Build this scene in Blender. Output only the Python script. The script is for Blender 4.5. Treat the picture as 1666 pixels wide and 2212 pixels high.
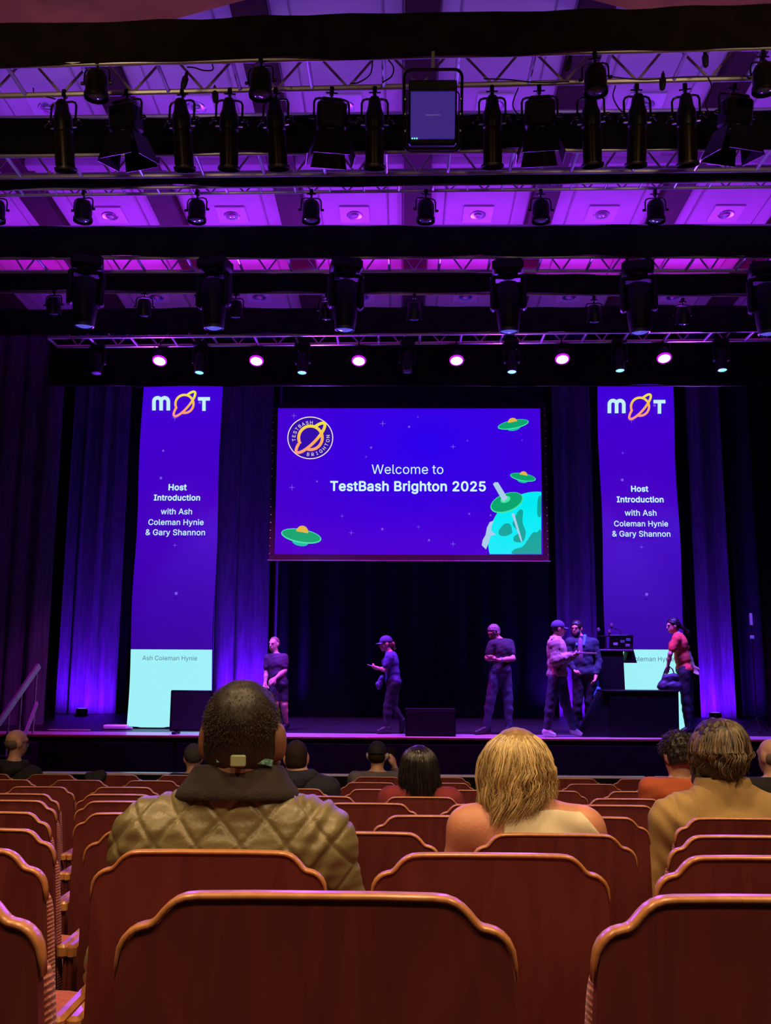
import bpy, math, random
import numpy as np
from mathutils import Vector, Matrix

for o in list(bpy.data.objects):
    bpy.data.objects.remove(o)
SC = bpy.context.scene
COL = SC.collection
PI = math.pi
random.seed(7)
RNG = np.random.default_rng(7)

# ------------------------------------------------------------------ camera
FPX, CX, CY = 2000.0, 833.0, 1106.0          # focal length and centre in photo pixels
STAGE_Z = 0.90                               # stage floor above the floor of the front stalls
CAM = Vector((0.0, 0.0, STAGE_Z + 1.056))
PITCH, YAW, ROLL = math.radians(9.3), math.radians(1.0), math.radians(0.33)
_f = Vector((-math.sin(YAW) * math.cos(PITCH), math.cos(YAW) * math.cos(PITCH), math.sin(PITCH)))
_r0 = Vector((math.cos(YAW), math.sin(YAW), 0))
_u0 = _r0.cross(_f)
_R = _r0 * math.cos(ROLL) + _u0 * math.sin(ROLL)
_U = _u0 * math.cos(ROLL) - _r0 * math.sin(ROLL)
cd = bpy.data.cameras.new('camera')
cd.sensor_fit = 'VERTICAL'
cd.sensor_height = 36.0
cd.lens = 36.0 * FPX / 2212.0
cd.clip_start = 0.05
cd.clip_end = 200
cam = bpy.data.objects.new('camera', cd)
M = Matrix((( _R.x, _U.x, -_f.x, CAM.x), (_R.y, _U.y, -_f.y, CAM.y), (_R.z, _U.z, -_f.z, CAM.z), (0, 0, 0, 1)))
cam.matrix_world = M
COL.objects.link(cam)
SC.camera = cam


def at(px, py, Y):
    """world point seen at photo pixel (px, py) on the upright plane at distance Y"""
    d = _f + _R * ((px - CX) / FPX) - _U * ((py - CY) / FPX)
    return CAM + d * ((Y - CAM.y) / d.y)


def at_z(px, py, z):
    d = _f + _R * ((px - CX) / FPX) - _U * ((py - CY) / FPX)
    return CAM + d * ((z - CAM.z) / d.z)


def ppm(p):
    """photo pixels per metre at a point"""
    return FPX / (Vector(p) - CAM).dot(_f)


# ------------------------------------------------------------------ colour management, world
SC.view_settings.view_transform = 'Standard'
SC.view_settings.look = 'None'
SC.view_settings.gamma = 1.0
SC.view_settings.use_curve_mapping = False
SC.view_settings.exposure = 0.0
w = bpy.data.worlds.new('world')
SC.world = w
w.use_nodes = True
w.node_tree.nodes['Background'].inputs[0].default_value = (0.010, 0.004, 0.020, 1)
w.node_tree.nodes['Background'].inputs[1].default_value = 0.25


def srgb(r, g, b):
    def c(v):
        v /= 255.0
        return v / 12.92 if v <= 0.04045 else ((v + 0.055) / 1.055) ** 2.4
    return (c(r), c(g), c(b))


# ------------------------------------------------------------------ lights of the place
def area(name, loc, target, sx, sy, col, power, spread=180):
    l = bpy.data.lights.new(name, 'AREA')
    l.shape = 'RECTANGLE'
    l.size, l.size_y = sx, sy
    l.color, l.energy = col, power
    l.spread = math.radians(spread)
    o = bpy.data.objects.new(name, l)
    o.location = loc
    o.rotation_euler = (Vector(target) - Vector(loc)).to_track_quat('-Z', 'Y').to_euler()
    COL.objects.link(o)
    return o


def spot(name, loc, target, col, power, angle, blend=0.5, size=0.06):
    l = bpy.data.lights.new(name, 'SPOT')
    l.color, l.energy = col, power
    l.spot_size, l.spot_blend = math.radians(angle), blend
    l.shadow_soft_size = size
    o = bpy.data.objects.new(name, l)
    o.location = loc
    o.rotation_euler = (Vector(target) - Vector(loc)).to_track_quat('-Z', 'Y').to_euler()
    COL.objects.link(o)
    return o


WARM = (1.0, 0.66, 0.34)
VIOLET = (0.28, 0.05, 1.0)
PURPLE = (0.40, 0.05, 1.0)
MAGENTA = (0.70, 0.03, 0.85)
BLUE = (0.10, 0.02, 1.0)
# house lights in the auditorium ceiling, above and behind the seats
for hx in (-3.0, 0.3, 3.6):
    spot('house_downlight', (hx, 2.6, 8.2), (hx * 0.7, 3.4, 1.0), WARM, 760, 95, 0.9, 0.25)
    spot('house_downlight', (hx, -1.8, 7.4), (hx * 0.6, 2.2, 1.2), WARM, 560, 80, 0.9, 0.30)
# added warm fill spots behind the camera, brightening the bars
for hx in (-3.5, 3.5):
    spot('warm_rig_fill', (hx, -2.5, 4.6), (hx * 0.4, 7.0, 7.4), WARM, 130, 50, 0.9, 0.2)
    spot('warm_soffit_fill', (hx * 0.9, 3.2, 5.6), (hx * 0.9, 7.4, 8.0), WARM, 90, 60, 0.9, 0.2)  # added fill without a fixture, warming the soffit
# LED battens lying on top of the trusses, washing the ceiling
TH = CAM.z + 4.9
for by, col, pw in ((7.5, (0.27, 0.08, 1.0), 26), (8.5, (0.26, 0.05, 1.0), 22), (9.6, (0.30, 0.008, 1.0), 34), (11.2, (0.40, 0.008, 1.0), 34), (12.5, (0.65, 0.008, 0.85), 46)):
    area('ceiling_wash', (0.4, by + 0.35, TH + 0.42), (0.4, by + 1.1, TH + 3), 13.0, 0.16, col, pw)
# added blue-violet fill spots in mid-air, lighting the trusses from the stage side
for lx in (-4.2, -1.4, 1.8, 4.8):
    spot('truss_fill', (lx, 14.35, 5.45), (lx * 0.8, 8.5, 7.2), (0.30, 0.03, 1.0), 480, 120, 0.8, 0.12)
for lx in (-5.0, -2.0, 2.6, 5.6):
    spot('rig_fill', (lx, 10.4, 5.6), (lx, 6.9, 6.8), (0.26, 0.10, 1.0), 70, 120, 0.8, 0.10)  # added fill below the trusses, no fixture there


# ------------------------------------------------------------------ materials
MATS = {}


def mat(name, col, rough=0.6, metal=0.0, emit=None, estr=1.0, var=0.0, vscale=8.0, bump=0.0, bscale=60.0,
        spec=0.5, col2=None, stretch=None, sheen=0.0, coat=0.0):
    if name in MATS:
        return MATS[name]
    m = bpy.data.materials.new(name)
    m.use_nodes = True
    nt = m.node_tree
    b = nt.nodes['Principled BSDF']
    b.inputs['Base Color'].default_value = (*col, 1)
    b.inputs['Roughness'].default_value = rough
    b.inputs['Metallic'].default_value = metal
    b.inputs['Specular IOR Level'].default_value = spec
    if sheen:
        b.inputs['Sheen Weight'].default_value = sheen
    if coat:
        b.inputs['Coat Weight'].default_value = coat
        b.inputs['Coat Roughness'].default_value = 0.15
    if emit is not None:
        b.inputs['Emission Color'].default_value = (*emit, 1)
        b.inputs['Emission Strength'].default_value = estr
    if var or col2 or bump:
        tc = nt.nodes.new('ShaderNodeTexCoord')
        mp = nt.nodes.new('ShaderNodeMapping')
        nt.links.new(tc.outputs['Object'], mp.inputs['Vector'])
        if stretch:
            mp.inputs['Scale'].default_value = stretch
        if var or col2:
            n = nt.nodes.new('ShaderNodeTexNoise')
            n.inputs['Scale'].default_value = vscale
            n.inputs['Detail'].default_value = 5
            nt.links.new(mp.outputs[0], n.inputs['Vector'])
            r = nt.nodes.new('ShaderNodeValToRGB')
            r.color_ramp.elements[0].position = 0.3
            r.color_ramp.elements[1].position = 0.7
            c2 = col2 if col2 else tuple(min(1, c * (1 + var)) for c in col)
            c1 = col if col2 else tuple(c * (1 - var) for c in col)
            r.color_ramp.elements[0].color = (*c1, 1)
            r.color_ramp.elements[1].color = (*c2, 1)
            nt.links.new(n.outputs['Fac'], r.inputs[0])
            nt.links.new(r.outputs[0], b.inputs['Base Color'])
        if bump:
            n2 = nt.nodes.new('ShaderNodeTexNoise')
            n2.inputs['Scale'].default_value = bscale
            n2.inputs['Detail'].default_value = 4
            nt.links.new(mp.outputs[0], n2.inputs['Vector'])
            bp = nt.nodes.new('ShaderNodeBump')
            bp.inputs['Strength'].default_value = bump
            bp.inputs['Distance'].default_value = 0.01
            nt.links.new(n2.outputs['Fac'], bp.inputs['Height'])
            nt.links.new(bp.outputs[0], b.inputs['Normal'])
    MATS[name] = m
    return m


def glow(name, col, strength=1.0):
    """a surface of a lit screen or lamp"""
    if name in MATS:
        return MATS[name]
    m = bpy.data.materials.new(name)
    m.use_nodes = True
    nt = m.node_tree
    b = nt.nodes['Principled BSDF']
    b.inputs['Base Color'].default_value = (0.01, 0.01, 0.012, 1)
    b.inputs['Roughness'].default_value = 0.9
    b.inputs['Specular IOR Level'].default_value = 0.1
    b.inputs['Emission Color'].default_value = (*col, 1)
    b.inputs['Emission Strength'].default_value = strength
    MATS[name] = m
    return m


def glow_ramp(name, stops, axis, lo, hi, strength=1.0):
    """lit artwork whose printed colour runs along one object axis"""
    m = glow(name, (1, 1, 1), strength)
    nt = m.node_tree
    tc = nt.nodes.new('ShaderNodeTexCoord')
    sp = nt.nodes.new('ShaderNodeSeparateXYZ')
    mr = nt.nodes.new('ShaderNodeMapRange')
    mr.inputs['From Min'].default_value = lo
    mr.inputs['From Max'].default_value = hi
    r = nt.nodes.new('ShaderNodeValToRGB')
    while len(r.color_ramp.elements) < len(stops):
        r.color_ramp.elements.new(0.5)
    for e, (p, c) in zip(r.color_ramp.elements, stops):
        e.position = p
        e.color = (*c, 1)
    nt.links.new(tc.outputs['Object'], sp.inputs[0])
    nt.links.new(sp.outputs[axis], mr.inputs['Value'])
    nt.links.new(mr.outputs[0], r.inputs[0])
    nt.links.new(r.outputs[0], nt.nodes['Principled BSDF'].inputs['Emission Color'])
    return m


# ------------------------------------------------------------------ mesh helpers
class MB:
    def __init__(s):
        s.v, s.f = [], []

    def add(s, vs, fs, M=None):
        n = len(s.v)
        for p in vs:
            p = Vector(p)
            s.v.append(tuple(M @ p) if M is not None else tuple(p))
        s.f += [tuple(i + n for i in f) for f in fs]
        return s

    def box(s, lo, hi, bev=0.0, M=None):
        x0, y0, z0 = lo
        x1, y1, z1 = hi
        b = min(bev, (x1 - x0) / 2.01, (y1 - y0) / 2.01, (z1 - z0) / 2.01)
        if b <= 0:
            vs = [(x0, y0, z0), (x1, y0, z0), (x1, y1, z0), (x0, y1, z0), (x0, y0, z1), (x1, y0, z1), (x1, y1, z1), (x0, y1, z1)]
            return s.add(vs, [(3, 2, 1, 0), (4, 5, 6, 7), (0, 1, 5, 4), (1, 2, 6, 5), (2, 3, 7, 6), (3, 0, 4, 7)], M)
        rings = []
        for z, i in ((z0, b), (z0 + b, 0), (z1 - b, 0), (z1, b)):
            c = b if i == 0 else b * 1.4
            rings.append([(x0 + i, y0 + c, z), (x0 + c, y0 + i, z), (x1 - c, y0 + i, z), (x1 - i, y0 + c, z),
                          (x1 - i, y1 - c, z), (x1 - c, y1 - i, z), (x0 + c, y1 - i, z), (x0 + i, y1 - c, z)])
        return s.loft(rings, True, True, M)

    def loft(s, rings, closed=True, caps=True, M=None):
        k = len(rings[0])
        vs = [p for r in rings for p in r]
        fs = []
        for i in range(len(rings) - 1):
            for j in range(k if closed else k - 1):
                j2 = (j + 1) % k
                fs.append((i * k + j, i * k + j2, (i + 1) * k + j2, (i + 1) * k + j))
        if caps:
            fs.append(tuple(range(k - 1, -1, -1)))
            fs.append(tuple((len(rings) - 1) * k + j for j in range(k)))
        return s.add(vs, fs, M)

    def lathe(s, prof, segs=16, M=None, caps=True):
        """prof: (radius, z) from bottom to top about the z axis"""
        rings = [[(r * math.cos(2 * PI * j / segs), r * math.sin(2 * PI * j / segs), z) for j in range(segs)] for r, z in prof]
        return s.loft(rings, True, caps, M)

    def tube(s, pts, r, segs=6, caps=True, M=None, closed=False):
        pts = [Vector(p) for p in pts]
        n = len(pts)
        rs = r if isinstance(r, (list, tuple)) else [r] * n
        rings = []
        up = None
        for i, p in enumerate(pts):
            if closed:
                t = (pts[(i + 1) % n] - pts[i - 1]).normalized()
            else:
                t = (pts[min(i + 1, n - 1)] - pts[max(i - 1, 0)]).normalized()
            if up is None:
                up = Vector((0, 0, 1)) if abs(t.z) < 0.9 else Vector((0, 1, 0))
            a = (up - t * up.dot(t))
            if a.length < 1e-5:
                a = Vector((1, 0, 0)) - t * t.x
            a.normalize()
            up = a
            b = t.cross(a)
            rings.append([tuple(p + (a * math.cos(2 * PI * j / segs) + b * math.sin(2 * PI * j / segs)) * rs[i]) for j in range(segs)])
        if closed:
            rings.append(rings[0])
            return s.loft(rings, True, False, M)
        return s.loft(rings, True, caps, M)

    def prism(s, outline, y0, y1, M=None):
        """outline in (x, z), extruded along y"""
        n = len(outline)
        vs = [(x, y0, z) for x, z in outline] + [(x, y1, z) for x, z in outline]
        fs = [tuple(range(n)), tuple(range(2 * n - 1, n - 1, -1))]
        for i in range(n):
            j = (i + 1) % n
            fs.append((j, i, n + i, n + j))
        return s.add(vs, fs, M)

    def mesh(s, name, material, smooth=False):
        me = bpy.data.meshes.new(name)
        me.from_pydata(s.v, [], s.f)
        if smooth is True:
            for p in me.polygons:
                p.use_smooth = True
        me.materials.append(material)
        me.update()
        if smooth == 'auto':
            for p in me.polygons:
                p.use_smooth = True
            me.set_sharp_from_angle(angle=math.radians(38))
        return me

    def build(s, name, material, parent=None, smooth='auto'):
        return link(name, s.mesh(name, material, smooth), parent)


def link(name, me, parent=None, M=None):
    o = bpy.data.objects.new(name, me)
    COL.objects.link(o)
    if parent is not None:
        o.parent = parent
    if M is not None:
        o.matrix_local = M
    return o


def tag(o, label, cat, group=None, kind=None):
    if label:
        o['label'] = label
    if cat:
        o['category'] = cat
    if group:
        o['group'] = group
    if kind:
        o['kind'] = kind
    return o


def struct(o, label=None):
    o['kind'] = 'structure'
    if label:
        o['label'] = label
    return o


def thing(name, label, cat, loc=(0, 0, 0), rot=(0, 0, 0), group=None):
    o = bpy.data.objects.new(name, None)
    COL.objects.link(o)
    o.location = loc
    o.rotation_euler = rot
    return tag(o, label, cat, group)


def copy_tree(o, parent=None):
    c = o.copy()
    COL.objects.link(c)
    c.parent = parent
    for ch in list(o.children):
        copy_tree(ch, c)
    return c


def dup(o, loc, rot=None, label=None, scale=None):
    c = copy_tree(o)
    c.location = loc
    if rot is not None:
        c.rotation_euler = rot
    if scale:
        c.scale = (scale,) * 3
    if label:
        c['label'] = label
    return c


def T(x, y, z):
    return Matrix.Translation((x, y, z))


def RX(a):
    return Matrix.Rotation(a, 4, 'X')


def RY(a):
    return Matrix.Rotation(a, 4, 'Y')


def RZ(a):
    return Matrix.Rotation(a, 4, 'Z')


ORD = ['first', 'second', 'third', 'fourth', 'fifth', 'sixth', 'seventh', 'eighth', 'ninth', 'tenth', 'eleventh', 'twelfth',
       'thirteenth', 'fourteenth', 'fifteenth', 'sixteenth', 'seventeenth', 'eighteenth']

BLACK = mat('black_paint', (0.0035, 0.0035, 0.004), 0.5, spec=0.3, var=0.4, vscale=30)
BLACKMETAL = mat('black_metal', (0.012, 0.012, 0.013), 0.35, 0.4, var=0.4, vscale=25)
CLOTHBLACK = mat('black_serge', (0.010, 0.009, 0.010), 0.95, var=0.35, vscale=5, bump=0.3, bscale=90, spec=0.1)
VELVET = mat('dark_velvet', (0.10, 0.08, 0.13), 0.85, var=0.3, vscale=6, spec=0.15, sheen=0.15, stretch=(3, 3, 0.3))
ALU = mat('aluminium', (0.60, 0.60, 0.63), 0.35, 0.45, var=0.15, vscale=12)
STEEL = mat('steel', (0.45, 0.45, 0.47), 0.3, 0.9, var=0.15, vscale=30)
PLASTER = mat('ceiling_plaster', (0.52, 0.48, 0.48), 0.9, var=0.12, vscale=2.0, bump=0.15, bscale=25)
PANELM = mat('ceiling_panel_paint', (0.62, 0.58, 0.57), 0.8, var=0.08, vscale=1.5)
DARKRED = mat('dark_beam_wood', (0.045, 0.012, 0.010), 0.7, var=0.3, vscale=6)
BROWN = mat('brown_plaster', (0.42, 0.22, 0.03), 0.85, var=0.2, vscale=3)

# ------------------------------------------------------------------ setting
ROW_D = [1.18, 1.98, 2.86, 3.68, 4.54, 5.43, 6.43, 7.50, 8.40]
ROW_Y = [1938, 1846, 1801, 1763, 1737, 1722, 1706, 1691, 1679]
BACK_H = 0.93
ROW_TOP = [at(800, y, d).z for y, d in zip(ROW_Y, ROW_D)]
ROW_FLOOR = [z - BACK_H for z in ROW_TOP]
STAGE_Y = 13.85

CARPET = mat('auditorium_carpet', (0.03, 0.008, 0.010), 0.95, var=0.4, vscale=40, bump=0.3, bscale=200)
# raked stalls floor, one step for each row
m = MB()
prof = [(-3.0, ROW_FLOOR[0] + 0.12), (ROW_D[0] - 0.25, ROW_FLOOR[0] + 0.12)]
for d, z in zip(ROW_D, ROW_FLOOR):
    prof += [(d - 0.25, z), (d + 0.55, z)]
prof += [(9.1, 0.0), (STAGE_Y + 0.2, 0.0)]
fixed = []
for i, (d, z) in enumerate(prof):
    fixed.append((d, z))
vs = []
for d, z in fixed:
    vs += [(-9, d, z), (9.8, d, z)]
m.add(vs, [(2 * i, 2 * i + 1, 2 * i + 3, 2 * i + 2) for i in range(len(fixed) - 1)])
struct(m.build('floor', CARPET, smooth=False), 'dark carpeted raked stalls floor')

STAGEFLOOR = mat('stage_floor_paint', (0.012, 0.011, 0.013), 0.45, var=0.3, vscale=3, spec=0.5, bump=0.05, bscale=30)
NOSING = mat('stage_nosing_wood', (0.30, 0.13, 0.06), 0.35, var=0.3, vscale=10, stretch=(0.3, 4, 4))
stage = struct(MB().box((-9, STAGE_Y, 0.0), (9.8, 21.0, STAGE_Z - 0.001)).build('floor_stage', STAGEFLOOR, smooth=False), 'black stage floor with a straight front edge')
m = MB().box((-9, STAGE_Y - 0.035, STAGE_Z - 0.035), (9.8, STAGE_Y + 0.03, STAGE_Z + 0.004), 0.008)
struct(m.build('trim_1', NOSING), 'thin brown wooden nosing along the stage edge')
m = MB().box((-9, STAGE_Y - 0.02, 0.0), (9.8, STAGE_Y - 0.002, STAGE_Z - 0.035))
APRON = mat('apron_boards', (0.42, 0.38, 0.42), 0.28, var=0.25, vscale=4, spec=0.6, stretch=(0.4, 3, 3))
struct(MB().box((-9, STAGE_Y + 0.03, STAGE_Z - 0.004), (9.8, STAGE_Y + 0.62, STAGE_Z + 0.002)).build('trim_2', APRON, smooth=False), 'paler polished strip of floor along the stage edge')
fascia = struct(m.build('wall_stage_front', CLOTHBLACK, smooth=False), 'black front face of the stage')
for fx in (-6.9, -5.1, -3.3, -1.5, 0.3, 2.1, 3.9, 5.7, 7.5):
    m = MB().box((fx + 0.03, STAGE_Y - 0.034, 0.06), (fx + 1.77, STAGE_Y - 0.02, STAGE_Z - 0.10), 0.004)
    m.build('panel', CLOTHBLACK, fascia)

DARKWALL = mat('dark_wall', (0.012, 0.009, 0.012), 0.9, var=0.3, vscale=3)
struct(MB().box((-9.2, 20.6, 0), (10, 20.8, 10.6)).build('wall_back', DARKWALL, smooth=False))
struct(MB().box((-9.2, -3, 0), (-9, 20.8, 10.6)).build('wall_left', DARKWALL, smooth=False))
struct(MB().box((9.8, -3, 0), (10, 20.8, 10.6)).build('wall_right', DARKWALL, smooth=False))


def ceil_z(y):
    return CAM.z + 6.03 - (y - 9.37) * 0.062


# ceiling: slab, light panels in bays, dark beams between the bays
m = MB()
m.add([(-9.2, -3, 10.5), (10, -3, 10.5), (10, 7.2, 10.5), (-9.2, 7.2, 10.5)], [(0, 1, 2, 3)])
m.add([(-9.2, 7.2, ceil_z(7.2) + 0.10), (10, 7.2, ceil_z(7.2) + 0.10), (10, 14.95, ceil_z(14.95) + 0.10), (-9.2, 14.95, ceil_z(14.95) + 0.10),
       (-9.2, 7.2, 10.6), (10, 7.2, 10.6), (10, 14.95, 10.6), (-9.2, 14.95, 10.6)],
      [(3, 2, 1, 0), (4, 5, 6, 7), (0, 1, 5, 4), (1, 2, 6, 5), (2, 3, 7, 6), (3, 0, 4, 7)])
ceiling = struct(m.build('ceiling', PLASTER, smooth=False), 'pale ceiling washed in violet light')
struct(MB().box((-9.2, 14.95, 10.5), (10, 20.8, 10.6)).build('ceiling_fly_tower', DARKWALL, smooth=False), 'dark roof high above the back of the stage')
SP = 1.65
BX0 = at_z(1033, 468, ceil_z(11.6)).x          # centre line of one bay
bays = [BX0 + SP * k for k in range(-5, 5)]
rows = [(7.25, 8.15), (8.3, 10.35), (10.5, 12.55), (12.7, 14.9)]
slope = math.atan(0.062)
for bx in bays:
    for (ya, yb) in rows:
        m = MB()
        for (xa, xb, dz) in ((-0.44, 0.44, 0.0),):
            m.box((xa, ya, -0.0), (xb, yb, 0.06), 0.015)
        for q in range(len(m.v)):
            x, y, z = m.v[q]
            m.v[q] = (x + bx, y, z + ceil_z(y) + 0.06)
        m.build('panel', PANELM, ceiling)
        for sx in (-0.55, 0.55):
            m = MB().box((sx - 0.09, ya + 0.05, 0.03), (sx + 0.09, yb - 0.05, 0.07), 0.01)
            for q in range(len(m.v)):
                x, y, z = m.v[q]
                m.v[q] = (x + bx, y, z + ceil_z(y) + 0.045)
            m.build('panel', PANELM, ceiling)
for k, bx in enumerate([b + SP / 2 for b in bays] + [bays[0] - SP / 2]):
    m = MB().box((bx - 0.165, 7.25, -0.05), (bx + 0.165, 14.9, 0.12), 0.01)
    for q in range(len(m.v)):
        x, y, z = m.v[q]
        m.v[q] = (x, y, z + ceil_z(y))
    m.build('beam', DARKRED, ceiling)
for (ya, yb) in ((8.16, 8.29), (10.36, 10.49), (12.56, 12.69)):
    m = MB().box((-9.0, ya, -0.01), (9.8, yb, 0.10), 0.01)
    for q in range(len(m.v)):
        x, y, z = m.v[q]
        m.v[q] = (x, y, z + ceil_z(y))
    m.build('cross_beam', PLASTER, ceiling)
# curved brown soffit of the auditorium at the front of that ceiling
m = MB()
zs = CAM.z + 6.22
arc = []
for i in range(41):
    u = -1 + 2 * i / 40
    x = 0.6 + u * 8.6
    y = 7.03 + 0.36 * math.sqrt((x - 0.1) ** 2 + 0.1)
    arc.append((x, min(y, 9.6)))
n = len(arc)
vs = [(x, y, zs - 0.22) for x, y in arc] + [(x, 4.2, zs - 0.22) for x, y in arc] + [(x, y, zs + 0.25) for x, y in arc]
fs = [(i, i + 1, n + i + 1, n + i) for i in range(n - 1)] + [(i + 1, i, 2 * n + i, 2 * n + i + 1) for i in range(n - 1)]
m.add(vs, fs)
struct(m.build('ceiling_soffit', BROWN), 'brown curved plaster soffit at the top of the picture')

# square downlights in the ceiling
PLATE = mat('downlight_plate', (0.75, 0.73, 0.74), 0.5, var=0.05)
BULB = mat('downlight_bulb', (0.75, 0.75, 0.8), 0.1, 0.6, var=0.05)
dl = None
rown = ['nearest', 'middle', 'farthest']
for ri, (yy, off) in enumerate(((9.37, 0.0), (11.6, 0.0), (14.05, 0.0))):
    for k, bx in enumerate(bays):
        lab = 'square recessed ceiling downlight, %s row, %s from the left' % (rown[ri], ORD[k])
        loc = (bx, yy, ceil_z(yy) + 0.059)
        if dl is None:
            dl = thing('ceiling_downlight', lab, 'downlight', loc, (-slope, 0, 0), 'ceiling downlights')
            MB().box((-0.20, -0.20, -0.02), (0.20, 0.20, 0.0), 0.006).build('plate', PLATE, dl)
            MB().lathe([(0.085, -0.026), (0.10, -0.030), (0.11, -0.02), (0.11, -0.018)], 20).build('ring', STEEL, dl)
            MB().lathe([(0.0, -0.055), (0.03, -0.052), (0.05, -0.04), (0.055, -0.026)], 16).build('bulb', BULB, dl, True)
        else:
            dup(dl, loc, None, lab)


# ------------------------------------------------------------------ lighting bars over the stage
UNIT_TUBE = MB().lathe([(1, 0), (1, 1)], 8).mesh('brace', ALU, 'auto')


def strut(name, a, b, r, parent, me=None):
    a, b = Vector(a), Vector(b)
    d = b - a
    q = d.to_track_quat('Z', 'Y').to_matrix().to_4x4()
    o = bpy.data.objects.new(name, me or UNIT_TUBE)
    COL.objects.link(o)
    o.parent = parent
    o.matrix_local = Matrix.Translation(a) @ q @ Matrix.Diagonal((r, r, d.length, 1))
    return o


def truss(label, y_px, z, tilt, wd, ht, x0=-7.6, x1=7.9, bay=0.62, r=0.024):
    """box truss; its lower front chord crosses photo row y_px at the picture's middle"""
    p = at_z(833, y_px, z)
    t = thing('lighting_truss', label, 'truss', (0, p.y, z), (0, -math.radians(tilt), 0), 'lighting bars over the stage')
    for yy in (0, wd):
        for zz in (0, ht):
            strut('chord', (x0, yy, zz), (x1, yy, zz), r, t)
    n = int((x1 - x0) / bay)
    for i in range(n + 1):
        xa = x0 + i * bay
        strut('cross_tie', (xa, 0, 0), (xa, wd, 0), r * 0.75, t)
        if i < n:
            xb = xa + bay
            mid = xa + bay / 2
            strut('brace', (xa + 0.03, wd, ht), (mid, wd, 0), r * 0.5, t)
            strut('brace', (mid, wd, 0), (xb - 0.03, wd, ht), r * 0.5, t)
    return t, p.y


def border(label, y_top, y_bot, Y, tilt, x0=-7.8, x1=8.0, seed=1, mtl=None, cols=90):
    """black masking cloth hung along a bar; a sagging strip with soft waves and some thickness"""
    z1, z0 = at(833, y_top, Y).z, at(833, y_bot, Y).z
    h = z1 - z0
    rg = random.Random(seed)
    ph = [rg.uniform(0, 6.28) for _ in range(8)]
    rings = []
    for i in range(cols + 1):
        x = x0 + (x1 - x0) * i / cols
        wv = 0.010 * math.sin(x * 2.1 + ph[0]) + 0.008 * math.sin(x * 5.3 + ph[1])
        tz = 0.010 * math.sin(x * 1.7 + ph[2]) + 0.006 * math.sin(x * 7.1 + ph[3])
        bz = 0.010 * math.sin(x * 1.3 + ph[4]) + 0.008 * math.sin(x * 4.4 + ph[5])
        fr, bk = [], []
        for k in range(5):
            u = k / 4
            zz = -h / 2 + bz * (1 - u) + (h + tz - bz * 0) * u
            yy = wv * (0.4 + 0.9 * (1 - u)) + 0.006 * math.sin(9 * x + ph[6] + 3 * u)
            fr.append((x, yy - 0.006, zz))
            bk.append((x, yy + 0.006, zz))
        rings.append(fr + bk[::-1])
    m = MB().loft(rings, True, True)
    o = m.build('masking_border', mtl or CLOTHBLACK)
    o.location = (0, Y, (z0 + z1) / 2)
    o.rotation_euler = (0, -math.radians(tilt), 0)
    return tag(o, label, 'stage border', 'black masking borders')


SERGE2 = mat('brown_black_serge', (0.016, 0.013, 0.011), 0.95, var=0.35, vscale=5, bump=0.3, bscale=90, spec=0.1)  # slightly lighter, browner serge for the topmost border
T1, Y1 = truss('aluminium box truss nearest the camera behind the topmost black border', 122, TH, 1.15, 0.40, 0.34)
border('topmost brown-black masking cloth across the whole top of the picture', 30, 121, Y1 - 0.04, 1.15, seed=3, mtl=SERGE2)
T2, Y2 = truss('aluminium box truss below the black band with the long spotlights in front', 328, TH, 0.40, 0.40, 0.40)
border('wide black masking cloth right behind the long spotlights', 249, 325, Y2 - 0.04, 0.35, seed=4)
T3, Y3 = truss('slim aluminium ladder truss carrying the row of small fresnels', 399, TH, 0.50, 0.13, 0.16, bay=0.36, r=0.018)
border('thin black masking cloth above the slim ladder truss', 376, 399, Y3 - 0.04, 0.35, seed=5)
T4, Y4 = truss('aluminium box truss carrying the large moving heads', 556, TH, 0.0, 0.40, 0.40)
border('thick black masking cloth above the large moving heads', 489, 554, Y4 - 0.04, 0.0, seed=6)
Y5 = at_z(833, 640, TH - 0.25).y
border('black masking cloth behind the large moving heads', 590, 632, Y5, -0.35, seed=8)
T6, Y6 = truss('aluminium box truss carrying the glowing magenta lamps', 722, TH - 0.05, 0.55, 0.40, 0.36, x0=at(92, 730, 13.0).x, r=0.026)
border('black masking cloth directly above the truss with magenta lamps', 664, 719, Y6 - 0.04, 0.25, seed=9)
Y7 = Y6 + 0.75
border('tall black masking border behind the magenta lamps, over the banners', 735, 833, Y7, 0.0, x0=at(105, 800, Y7).x, x1=7.6, seed=11)
# thin pipe along the hem of that border
p = at(833, 833, Y7 + 0.03)
o = MB().tube([(at(110, 833, Y7).x, 0, 0), (7.4, 0, 0)], 0.012, 6).build('hem_pipe', mat('hem_pipe_paint', (0.10, 0.09, 0.11), 0.5, 0.3))
o.location = (0, Y7 + 0.03, p.z)
tag(o, 'thin pipe along the lower hem of the tall border', 'pipe')
# the bar behind the large moving heads
p = at(833, 634, Y5 + 0.1)
o = MB().tube([(-7.6, 0, 0), (7.9, 0, 0)], 0.025, 8).build('lighting_bar', ALU)
o.location = (0, Y5 + 0.1, p.z)
o.rotation_euler = (0, math.radians(0.35), 0)
tag(o, 'single round lighting bar behind the large moving heads', 'bar')

# ------------------------------------------------------------------ lamps
LENS = mat('lens_glass', (0.20, 0.20, 0.30), 0.08, 0.0, spec=1.0, var=0.1)
BRONZE = mat('dark_bronze_paint', (0.030, 0.022, 0.014), 0.32, 0.55, var=0.3, vscale=20)
GELFR = mat('gel_frame_metal', (0.10, 0.10, 0.13), 0.4, 0.6, var=0.2)


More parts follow.
